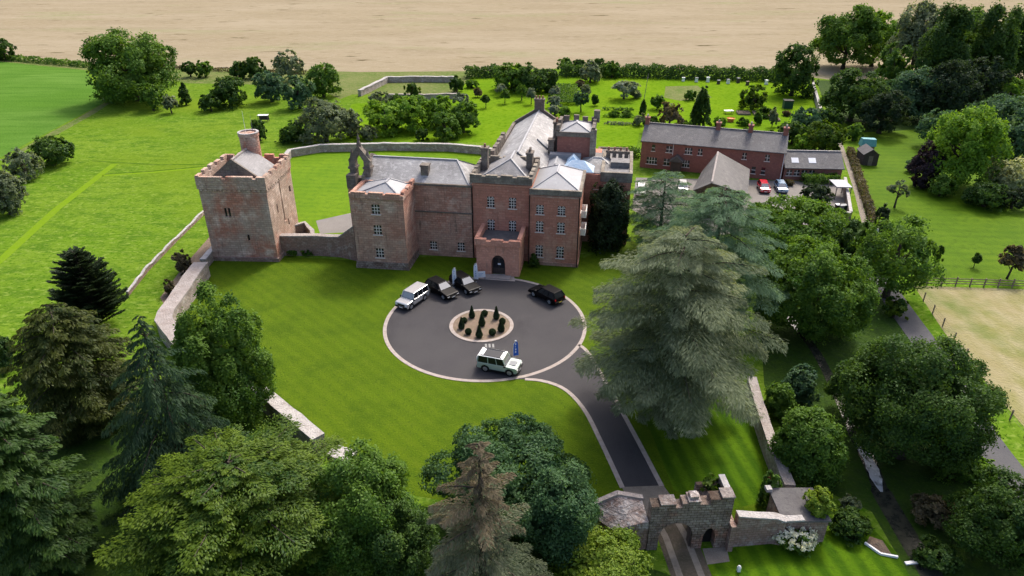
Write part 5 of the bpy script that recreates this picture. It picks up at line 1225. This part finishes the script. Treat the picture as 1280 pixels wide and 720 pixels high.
for lb, x, y, hw, hh, pal, gp in [
    ('tiny brown bush nearest the rough ground', 597, 115, 5, 5, 'brown', .3), ('small dark lollipop tree, lowest of its row', 607, 123, 5.5, 5.5, 'dark', 1.3),
    ('pale lollipop tree in front of the big round shrub', 627, 110, 6.5, 5, 'silver', 1.2), ('dark lollipop tree just below a pale one', 631, 118, 6, 5.5, 'mid', 1.2),
    ('green lollipop tree before the big shrub right side', 652, 112, 7, 7, 'mid', 1.4), ('blue grey lollipop tree right end of its row', 664, 117, 6, 6.5, 'silver', 1.4),
    ('upper pale silver ball bush by the clipped strip', 692, 114, 7.5, 6.5, 'silver', .2), ('larger pale silver ball bush by the clipped strip', 693.5, 126, 8.5, 7.5, 'silver', .2),
    ('lowest pale silver ball bush, partly behind the ridge', 693, 137, 8, 6, 'silver', .2), ('blue green round tree with clear stem, right of the clipped strip', 727, 122, 10.5, 9, 'blue', 1.8),
    ('pale round tree behind the blue green one', 732, 111, 8, 6, 'grey', .8), ('little dark egg shaped bush on the garden lawn', 744, 124.5, 4.5, 6.5, 'dark', .2),
    ('wide flat silver tree on the garden lawn', 781, 109, 18, 8, 'silver', 1.2), ('small shrub right of the flat silver tree', 795, 117, 7, 5, 'grey', .2)]:
    tree('garden_tree', lb, 'tree', x, y, hw, hh, pal, gp, group=g, K=14, lobe=.46, spread=.5, dens=1.4)
g = 'large shrubs below the wheat hedge'
for lb, x, y, hw, hh, pal in [('big dark domed shrub, left of the clump below the wheat', 641, 96, 24, 17, 'mid'), ('big dark domed shrub, middle of the clump', 664, 98, 21, 17, 'dark'), ('big dark domed shrub, right of the clump', 685, 100, 15, 14, 'dark'),
    ('dark bushy tree rising from the hedge, leftmost there', 707, 82, 10, 10, 'mid'), ('dark bushy tree rising from the hedge, second there', 723, 82, 9, 9, 'dark'), ('broad grey green tree leaning out of the hedge', 738, 90, 15, 13, 'grey'),
    ('dark spiky tree behind the broad grey green one', 749, 81, 9, 10, 'dark'), ('rounded green tree at the hedge trees right end', 765, 87, 11, 10, 'mid'), ('small brown leaved bush under the hedge trees', 725, 104, 6, 4, 'brown')]:
    shrub('hedge_shrub', lb, 'shrub', x, y, hw, hh, pal, group=g, K=16)
def hedge(name, label, px, z, th, pal, dens=1.0, cat='hedge', leaf=3.0, zj=.25):
    TREE_SEED[0] += 1; rng = np.random.default_rng(TREE_SEED[0])
    pts = [at(*p) for p in px]; o = pts[0]; P, Nn = [], []
    d0 = min(depth(p) for p in pts); sz = leaf * d0 / FPX
    for i in range(len(pts) - 1):
        a, b = np.array(pts[i] - o), np.array(pts[i + 1] - o); L = np.linalg.norm(b - a); u = (b - a) / L; v = np.array([-u[1], u[0], 0])
        n = int(dens * L * (2 * z + th) / (sz * sz) * 7); s = rng.uniform(0, 1, n); q = rng.uniform(0, 2 * z + th, n)
        lat = np.where(q < z, -th / 2, np.where(q < z + th, q - z - th / 2, th / 2)); hz = np.where(q < z, q, np.where(q < z + th, z, 2 * z + th - q))
        bump = 1 + zj * (.6 * np.sin(s * L * .9 + i) + .4 * np.sin(s * L * 2.3 + 1.3 * i)); hz = hz * bump
        p = a + (b - a) * s[:, None] + v * (lat * (.8 + .2 * bump))[:, None]; p[:, 2] = np.maximum(hz, .05); p += rng.normal(0, .13 * min(z, th) , p.shape) * np.array([1, 1, .6])
        p[:, 2] = np.maximum(p[:, 2], .04)
        nn = v * np.sign(lat)[:, None] * (q < z)[:, None] - v * (q < z)[:, None] * 0 + np.array([0, 0, .7]); P.append(p); Nn.append(nn + rng.normal(0, .5, nn.shape))
    P = np.concatenate(P); Nn = norm(np.concatenate(Nn)); n = len(P)
    ob = leaf_faces(name, P, np.cross(Nn, rng.normal(0, 1, Nn.shape)), Nn, sz * rng.uniform(.8, 1.4, n), sz * .6 * rng.uniform(.8, 1.2, n), .45 + .2 * np.sin(P[:, 0] * .7) + rng.normal(0, .2, n), leafm(pal), None, o)
    return tag(ob, label, cat)
hedge('hedge', 'long tall dark hedge along the foot of the wheat, right of the big shrubs', [(700, 95), (760, 95), (860, 98), (985, 101)], 3.0, 3.5, 'dark')
hedge('hedge', 'short tall dark hedge beside the ruined plot below the wheat', [(582, 97), (625, 95)], 2.6, 3.5, 'dark')
hedge('hedge', 'thin overgrown hedge along the top of the left pasture', [(0, 74), (60, 79), (112, 84)], 1.3, 2.5, 'mid', .6)
hedge('hedge', 'thin rough grassy hedge under the wheat above the meadow trees', [(205, 85), (300, 90), (400, 93)], .8, 2, 'brown', .5)
hedge('hedge', 'clipped low hedge strip on the garden lawn beside the silver ball bushes', [(706, 109), (707, 132)], 1.0, 6.5, 'mid', .8, zj=.04)
hedge('hedge', 'scrubby hedge along the fence line between yard strip and shed lawn', [(1062, 190), (1078, 240), (1096, 292)], 1.0, 1.0, 'brown', .7)
hedge('hedge', 'flat topped clipped hedge below the annex windows', [(1002, 229), (1046, 229)], 1.5, 1.6, 'mid', 1.1, zj=.04)
hedge('hedge', 'dark hedge between the mansion rear and the brick row end', [(770, 196), (799, 196)], 1.6, 2.0, 'mid', 1, zj=.1)
# kitchen garden plants
for lb, x0, y0, x1, y1, pl in CROPS: hedge('crop_row', lb, [(x0, y0), ((x0 + x1) / 2, (y0 + y1) / 2), (x1, y1)], .5, .9, pl, .5, cat='crop row')['group'] = 'vegetable rows'
for lb, x, y, hw, hh, pl in (('leafy bush beside the tall dark hedge left end', 590, 104, 8, 6, 'mid'), ('rounded bush behind the mansion rear gable', 706, 140, 8, 7, 'mid'), ('low bush row end by the brick row chimney', 812, 171, 9, 6, 'mid'), ('dark bush below the domed olive tree', 955, 140, 9, 7, 'dark'), ('soft green bush left of the tall cypress foot', 858, 158, 9, 8, 'bright'), ('bushy fruit tree before the bare garden patch', 822, 128, 10, 9, 'mid'), ('grey bush below the pole on the garden lawn', 800, 150, 8, 7, 'grey'), ('young fruit tree between bare patch and beehives', 862, 118, 7, 7, 'mid')): shrub('garden_bush', lb, 'shrub', x, y, hw, hh, pl, group='soft bushes about the kitchen garden', K=16)
tree('garden_tree', 'tall dark pointed cypress behind the brick row', 'tree', 877, 137, 14, 27, 'dark', .2, shape=cone_shape(.6), K=26, dens=1.5)
tree('garden_tree', 'thin dull tree left of the tall cypress', 'tree', 838, 142, 17, 18, 'brown', .8, dens=.55)
tree('garden_tree', 'domed olive brown tree in the kitchen garden', 'tree', 942, 121, 18, 16, 'olive', 0, full=True)
tree('garden_tree', 'round dark tree standing by the hedge end and white wall', 'tree', 995, 87, 25, 31, 'dark', .2, K=26, full=True, lobe=.36)
g = 'kitchen garden shrubs'
for lb, x, y, hw, hh, pal in [('dark clipped post shaped shrub beyond the brick row roof', 896, 160, 4, 8, 'dark'), ('dark low shrub behind the brick row chimney', 936, 166, 9, 6, 'dark'), ('mixed shrub left of the thin dull tree', 815, 155, 12, 10, 'dark'),
    ('pale leafy shrub beside the mixed dark one', 824, 160, 9, 6, 'grey'), ('low leafy crop mound near the left raised bed', 929, 152, 8, 5, 'mid'), ('long green crop mound in the middle bed', 948, 147, 6, 8, 'mid'), ('tall crop mound in the narrow bed', 967, 146, 5, 12, 'grey'),
    ('small green mound on the vegetable lawn, left', 768, 142, 7, 3, 'mid'), ('small green mound on the vegetable lawn, right', 783, 142, 7, 3, 'mid'), ('dark upright shrub by the vegetable lawn edge', 804, 135, 4, 12, 'dark'), ('large dark shrub at the brick row right chimney', 962, 170, 14, 8, 'dark'),
    ('orange flowering mound beside the green bin', 983, 142, 5, 3, 'brown'), ('bright mound between planter and shrubs', 900, 152, 9, 6, 'bright')]:
    shrub('garden_shrub', lb, 'shrub', x, y, hw, hh, pal, group=g, K=16)
g = 'shrubs behind the annex'
for lb, x, y, hw, hh, pal in [('grey blue shrub below the white topped wall', 1012, 148, 22, 14, 'blue'), ('yellow green shrub mass beside the shed strip', 1031, 170, 23, 20, 'olive'), ('dark shrub left of the yellow green mass', 992, 165, 18, 15, 'dark'), ('light green shrub behind the annex roof', 1005, 177, 13, 10, 'bright'), ('small dark shrub at the wall foot', 1040, 148, 14, 12, 'dark')]:
    shrub('annex_shrub', lb, 'shrub', x, y, hw, hh, pal, group=g)
# yard and drive-side shrubs
shrub('yard_shrub', 'dark dense round shrub in the yard before the bins', 'shrub', 1022, 243, 20, 13, 'black')
shrub('yard_shrub', 'golden yellow low shrub beside the bins', 'shrub', 1027, 258, 10, 6, 'gold')
shrub('yard_shrub', 'small purple brown shrub beside the blue hatchback', 'shrub', 986, 228, 6, 4, 'brown')
# --- dark wood at the upper right
g = 'trees of the dark wood beside the wheat'
W = [('spreading dark tree at the wood left corner against the wheat', 1062, 46, 42, 36, 'mid', .8), ('lighter green tree above the wood left corner', 1098, 44, 30, 30, 'bright', 2), ('tall grey green conifer in the wood middle', 1150, 46, 32, 44, 'grey', 2),
     ('tall dark tree behind the bright crown', 1185, 60, 32, 52, 'dark', 2), ('mid green topped tree against the wheat, right of the conifer', 1208, 44, 30, 34, 'mid', 3), ('dull dark tree in the wood right part', 1240, 60, 30, 52, 'dark', 2), ('dark tree at the photo edge of the wood', 1275, 55, 34, 48, 'dark', 2),
     ('pale topped young tree in front of the wood', 1117, 84, 21, 28, 'mid', 1), ('wide dark tree low at the wood left side', 1070, 117, 36, 32, 'dark', .5), ('greyish rounded tree at the wood front edge', 1143, 116, 34, 30, 'blue', .5), ('dark tree filling the wood behind the shed lawn', 1105, 140, 30, 26, 'black', .2),
     ('dark shadowed tree in the wood front centre', 1185, 115, 34, 38, 'black', .5), ('brownish tree right of the greyish rounded one', 1172, 112, 14, 20, 'brown', 1), ('black green tree in the wood right front', 1225, 108, 32, 36, 'black', .5)]
for lb, x, y, hw, hh, pal, gp in W: tree('wood_tree', lb, 'tree', x, y, hw, hh, pal, gp, group=g, K=24)
g = 'trees at the right edge of the shed lawn'
for lb, x, y, hw, hh, pal, gp in [('bright green maple standing out before bluish trees', 1208, 182, 42, 47, 'bright', .8), ('blue grey tree left behind the bright maple', 1180, 158, 28, 20, 'blue', 1.5), ('blue green tree right behind the bright maple', 1252, 150, 38, 28, 'blue', 2), ('small bright tree between wood and bluish trees', 1266, 110, 18, 14, 'bright', 1),
    ('dark blue tree at the photo edge beside the pale shrub', 1272, 175, 24, 26, 'blue', 1), ('purple black leaved tree left of the maple foot', 1158, 205, 17, 26, 'purple', .3)]: tree('lawn_edge_tree', lb, 'tree', x, y, hw, hh, pal, gp, group=g, K=26, lobe=.33)
for lb, x, y, hw, hh, pal in [('cream variegated shrub at the photo edge', 1264, 220, 27, 22, 'cream'), ('dark dome shrub below the maple right side', 1234, 243, 27, 17, 'dark'), ('green dome shrub below the maple left side', 1178, 232, 17, 14, 'mid'), ('purple low shrub beside the green dome', 1153, 228, 10, 9, 'purple'), ('small grey bush left of the purple tree', 1140, 207, 9, 8, 'blue'), ('dark shrub filling below the cream one', 1268, 248, 20, 14, 'black'), ('rounded shrub at the wood foot beside the shed path', 1068, 165, 13, 11, 'mid')]:
    shrub('lawn_edge_shrub', lb, 'shrub', x, y, hw, hh, pal, group=g)
tree('lawn_tree', 'small pale grey tree alone on the shed lawn', 'tree', 1124, 237, 14, 12, 'grey', 1.6, dens=.6, K=10)
tree('lawn_tree', 'tall clipped dark column tree beside the lane', 'tree', 1103, 272, 7.5, 17, 'black', 2.2, K=22, lobe=.45, dens=1.6)
tree('lawn_tree', 'young thin tree on the striped lawn before the fence', 'tree', 1173, 318, 6, 11, 'olive', .6, dens=.8, K=8)
tree('lawn_tree', 'tiny dark round topped sapling on the striped lawn', 'tree', 1221, 323, 5, 6, 'dark', .7, dens=1.4, K=8)
tree('lawn_tree', 'brown leaved small tree by the fence at the photo edge', 'tree', 1268, 323, 15, 16, 'brown', 1.3, K=12)
# --- trees between drive and lane
tree('stream_tree', 'broad round tree just below the parking yard', 'tree', 1000, 288, 66, 38, 'mid', 0, full=True, K=44, lobe=.25, spread=.72, clump=.055)
tree('stream_tree', 'big domed leafy tree right of the blue cedars', 'tree', 1016, 362, 66, 62, 'mid', 0, full=True, K=50, lobe=.24, spread=.74, clump=.05)
tree('stream_tree', 'loose open branched tree overhanging the lane', 'tree', 1122, 318, 50, 46, 'mid', 1.5, dens=.45, K=26, lobe=.3, spread=.7)
tree('stream_tree', 'darker tree between the broad round tree and the lane', 'tree', 1068, 308, 26, 34, 'dark', .6, K=20)
tree('stream_tree', 'dark spreading tree with bare trunk beside stream and lane', 'tree', 1148, 494, 88, 82, 'dark', 1.2, K=44, lobe=.25, spread=.72, clump=.055)
tree('stream_tree', 'dark small tree left of the spreading one, over the stream', 'tree', 1070, 478, 34, 34, 'dark', 1, K=16)
tree('stream_tree', 'dark tree in the bottom right corner', 'tree', 1258, 646, 58, 58, 'dark', .3, K=34, lobe=.28, clump=.06)
g = 'shrubs on the stream bank'
for lb, x, y, hw, hh, pal in [('large leafy shrub beside the long dropping wall', 1014, 556, 44, 46, 'mid'), ('feathery light shrub above the large leafy one', 1002, 480, 22, 22, 'blue'), ('dark shrub at the wall behind the large leafy one', 975, 500, 20, 24, 'mid'), ('dark domed shrub right of the corner bothy', 1064, 655, 26, 17, 'dark'), ('brown tangled shrub on the far stream bank', 1170, 640, 26, 20, 'brown'), ('low green shrub near the lane below the spreading tree', 1195, 575, 28, 22, 'mid'), ('weedy shrub between stream and corner tree', 1172, 694, 26, 18, 'dark'), ('bright undershrub beside the lane bend', 1228, 588, 20, 16, 'bright'), ('light shrub at the lane by the loose tree', 1120, 385, 16, 14, 'olive'), ('white dotted flowering shrub above the domed one', 1062, 629, 12, 10, 'grey')]:
    shrub('bank_shrub', lb, 'shrub', x, y, hw, hh, pal, group=g, K=20, clump=.07)
shrub('wall_shrub', 'yellow green clipped dome growing over the corner bothy roof', 'shrub', 1025, 627, 20, 19, 'lime', gap=1.9, K=16)
shrub('wall_shrub', 'green weeds growing on top of the gatehouse guard room', 'shrub', 889, 606, 16, 8, 'olive', gap=3.95, dens=1, K=16, trunk=False)
shrub('rose_bed', 'rose bushes with red blooms along the inside of the long dropping wall', 'shrub', 962, 612, 12, 22, 'mid', K=16)
shrub('rose_blooms', 'scattered red rose blooms on the rose bushes', 'flowers', 966, 597, 6, 7, 'rose', dens=.25, K=16, trunk=False)
shrub('ivy_shrub', 'tall dark ivy covered shrub against the mansion rear block', 'shrub', 763, 270, 26, 42, 'black', K=26)
shrub('wall_shrub', 'small dark shrub between porch and east block wall', 'shrub', 667, 326, 7, 8, 'dark', K=16)
for x, lb in ((366, 'ivy tuft at the tower end of the curtain wall foot'), (384, 'second ivy tuft along the curtain wall foot')): shrub('wall_shrub', lb, 'shrub', x, 314, 9, 5, 'mid', K=16)
for x, y, hw, hh, lb in ((228, 328, 10, 14, 'dark bramble behind the thick pale wall, upper one'), (212, 360, 8, 9, 'dark bramble behind the thick pale wall, lower one')): shrub('wall_shrub', lb, 'shrub', x, y, hw, hh, 'brown', K=16)
# white hydrangea: green body, flower heads as its own part
t = shrub('hydrangea', 'bush covered in white flower heads before the gatehouse wall', 'shrub', 990, 665, 27, 18, 'mid', K=16)
rng = np.random.default_rng(5); c, r, b = fit(990, 665, 29, 20, 0)
hd = fib(170, rng); hd = hd[hd[:, 2] > -.25]; hc = hd * np.array([r, r, b]) * rng.uniform(.85, 1.02, (len(hd), 1)) + np.array([0, 0, c.z])
pp = np.repeat(hc, 30, 0) + rng.normal(0, .085, (len(hc) * 30, 3)); nn = norm(np.repeat(hd, 30, 0) + rng.normal(0, .5, pp.shape))
pp[:, 2] = np.maximum(pp[:, 2], .1)
leaf_faces('flower_head', pp, np.cross(nn, rng.normal(0, 1, nn.shape)), nn, .17, .14, rng.uniform(0, 1, len(pp)), leafm('white'), t)
# --- topiary in the planting bed
def topiary(kind, label, px, h, r):
    TREE_SEED[0] += 1; rng = np.random.default_rng(TREE_SEED[0]); b = at(*px); n = 1500
    u = rng.uniform(0, 1, n); a = rng.uniform(0, 6.283, n)
    if kind == 'cone': rad = r * np.minimum(1, (1 - u) * 1.25 + .03) * np.where(u < .12, .8 + u * 1.6, 1); z = .1 + u * h
    else: ph = np.arccos(1 - 2 * u); rad = r * np.sin(ph); z = r * .95 - r * np.cos(ph)
    rad = rad * rng.uniform(.85, 1.04, n); P = np.stack([rad * np.cos(a), rad * np.sin(a), np.maximum(z, .03)], 1); Nn = norm(np.stack([np.cos(a), np.sin(a), np.full(n, .4) if kind == 'cone' else (z / r - .95)], 1) + rng.normal(0, .4, (n, 3)))
    o = leaf_faces('clipped_cone' if kind == 'cone' else 'clipped_ball', P, np.cross(Nn, rng.normal(0, 1, Nn.shape)), Nn, .2, .13, .4 + rng.normal(0, .2, n), leafm('black'), None, (b.x, b.y, .06))
    return tag(o, label, 'topiary', 'clipped topiary in the round bed')
for k_, lb, p, h, r in [('cone', 'clipped cone at the back of the round bed, left', (590, 397.5), 1.5, 0.36), ('cone', 'clipped cone at the back of the round bed, right', (620.5, 399), 1.6, 0.36), ('cone', 'clipped cone in the centre of the round bed', (602.5, 407.5), 1.7, 0.39), ('cone', 'clipped cone at the left side of the bed', (577, 411), 1.4, 0.36),
    ('cone', 'clipped cone at the front of the bed', (599, 422), 1.5, 0.39), ('cone', 'clipped cone at the right side of the bed', (626.5, 414.5), 1.5, 0.39), ('ball', 'clipped ball behind the central cone', (606, 395), 0, 0.36), ('ball', 'clipped ball touching the left cone', (580.5, 403.5), 0, 0.32), ('ball', 'clipped ball left of the front cone', (585.5, 418), 0, 0.36), ('ball', 'clipped ball right of the front cone', (615.5, 419), 0, 0.39), ('ball', 'clipped ball touching the right cone', (628, 405), 0, 0.36)]:
    topiary(k_, lb, p, h, r)
# --- cedars
def placed(name, label, cx, cy, hw, hh, pal, nb, per, prof, gap=.3, **k):
    c, r, b = fit(cx, cy, hw, hh, gap)
    return conifer(name, label, Vector((c.x, c.y, 0)), c.z + b, r * 1.06, pal, nb, per, prof, **k)
dome = lambda f: (.62 + .38 * min(1, f / .3)) * math.sqrt(max(.015, 1 - max(0, (f - .25) / .77) ** 2.2))
CK = dict(droop=.26, lift=.22, blade=.40, wid=.07, side=.50, hang=.05, clear=.12, tip=.4)  # tip: inner sprays darker, crown shade put into the leaf tone
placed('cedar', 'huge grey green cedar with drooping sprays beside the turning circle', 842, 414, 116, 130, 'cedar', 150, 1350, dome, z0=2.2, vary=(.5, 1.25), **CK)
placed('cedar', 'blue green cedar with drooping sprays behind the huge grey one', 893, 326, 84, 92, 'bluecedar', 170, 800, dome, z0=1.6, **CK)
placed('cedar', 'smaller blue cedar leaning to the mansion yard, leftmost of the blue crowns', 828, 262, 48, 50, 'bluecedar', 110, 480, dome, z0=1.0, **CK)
# --- foreground left
cone_prof = lambda f: max(.06, 1.02 - f) ** .75
bul = lambda f: math.sqrt(max(.02, 1 - f ** 2.6)) * (.75 + .25 * min(1, f / .25))
placed('yew_conifer', 'dark upright multi stemmed conifer behind the brownish one at the left', 107, 362, 44, 50, 'black', 300, 330, lambda f: (1 - f) ** .55 * .9 + .08, droop=.15, lift=.75, blade=.36, wid=.13, z0=.2, side=.42, hang=.0)
placed('brown_conifer', 'broad dark brown green conifer with pale bare twigs on top', 88, 458, 70, 84, 'brownyew', 300, 300, bul, droop=.28, lift=.25, blade=.36, wid=.12, z0=.3, side=.45, hang=.15)
placed('spruce', 'dark drooping spruce in front of the lawn wall', 208, 512, 92, 124, 'spruce', 170, 640, lambda f: max(.05, 1.0 - f ** 1.7) * .98 + .05, droop=.5, lift=.15, blade=.36, wid=.09, z0=.3, side=.40, hang=.32, vary=(.5, 1.25))
tree('lawn_oak', 'fresh green leafy tree leaning over the lawn wall', 'tree', 280, 456, 56, 92, 'mid', .2, K=40, lobe=.24, spread=.74, clump=.05, dens=1)
placed('shade_conifer', 'dark layered conifer cut by the photo edge at lower left', 22, 606, 72, 126, 'dark', 260, 560, lambda f: bul(f) * (.8 + .25 * math.sin(f * 31) ** 2), droop=.25, lift=.18, blade=.34, wid=.11, z0=.3, side=.5, hang=.12, vary=(.55, 1.2))
placed('golden_yew', 'large olive green spreading yew at the bottom of the photo', 304, 654, 132, 116, 'olive', 420, 900, lambda f: bul(f) * (.78 + .3 * math.sin(f * 37) ** 2), gap=0, droop=.28, lift=.5, blade=.24, wid=.11, z0=.3, side=.5, hang=.04, tip=.55)
tree('shade_tree', 'fresh green broadleaf tree right of the olive yew', 'tree', 452, 642, 72, 84, 'mid', .4, K=44, lobe=.25, clump=.055)
tree('shade_tree', 'dark gap filling tree between green tree and dying spruce', 'tree', 500, 690, 46, 60, 'dark', .3, K=28)
tree('pine_tree', 'dark blue green cloud crowned pine behind the dying spruce', 'tree', 634, 588, 88, 62, 'pine', 1.0, K=36, lobe=.25, spread=.74, clump=.05)
tree('pine_tree', 'lower crown of dark pine nearest the gatehouse', 'tree', 700, 640, 50, 54, 'pine', 1.0, K=18, lobe=.32, spread=.66)
placed('dying_spruce', 'grey spruce with dying brown top before the dark pine', 602, 672, 95, 126, 'dullgrey', 95, 1300, lambda f: max(.06, 1.0 - f ** 1.8) * .95 + .06, droop=.24, lift=.16, blade=.26, wid=.06, z0=.3, side=.36, hang=.16, vary=(.4, 1.3), tip=.4, top_pal='dying', top_f=.62)
tree('young_maple', 'yellow green feathery tree at the bottom beside the gatehouse', 'tree', 752, 708, 62, 40, 'lime', .2, K=26, lobe=.3, clump=.065)
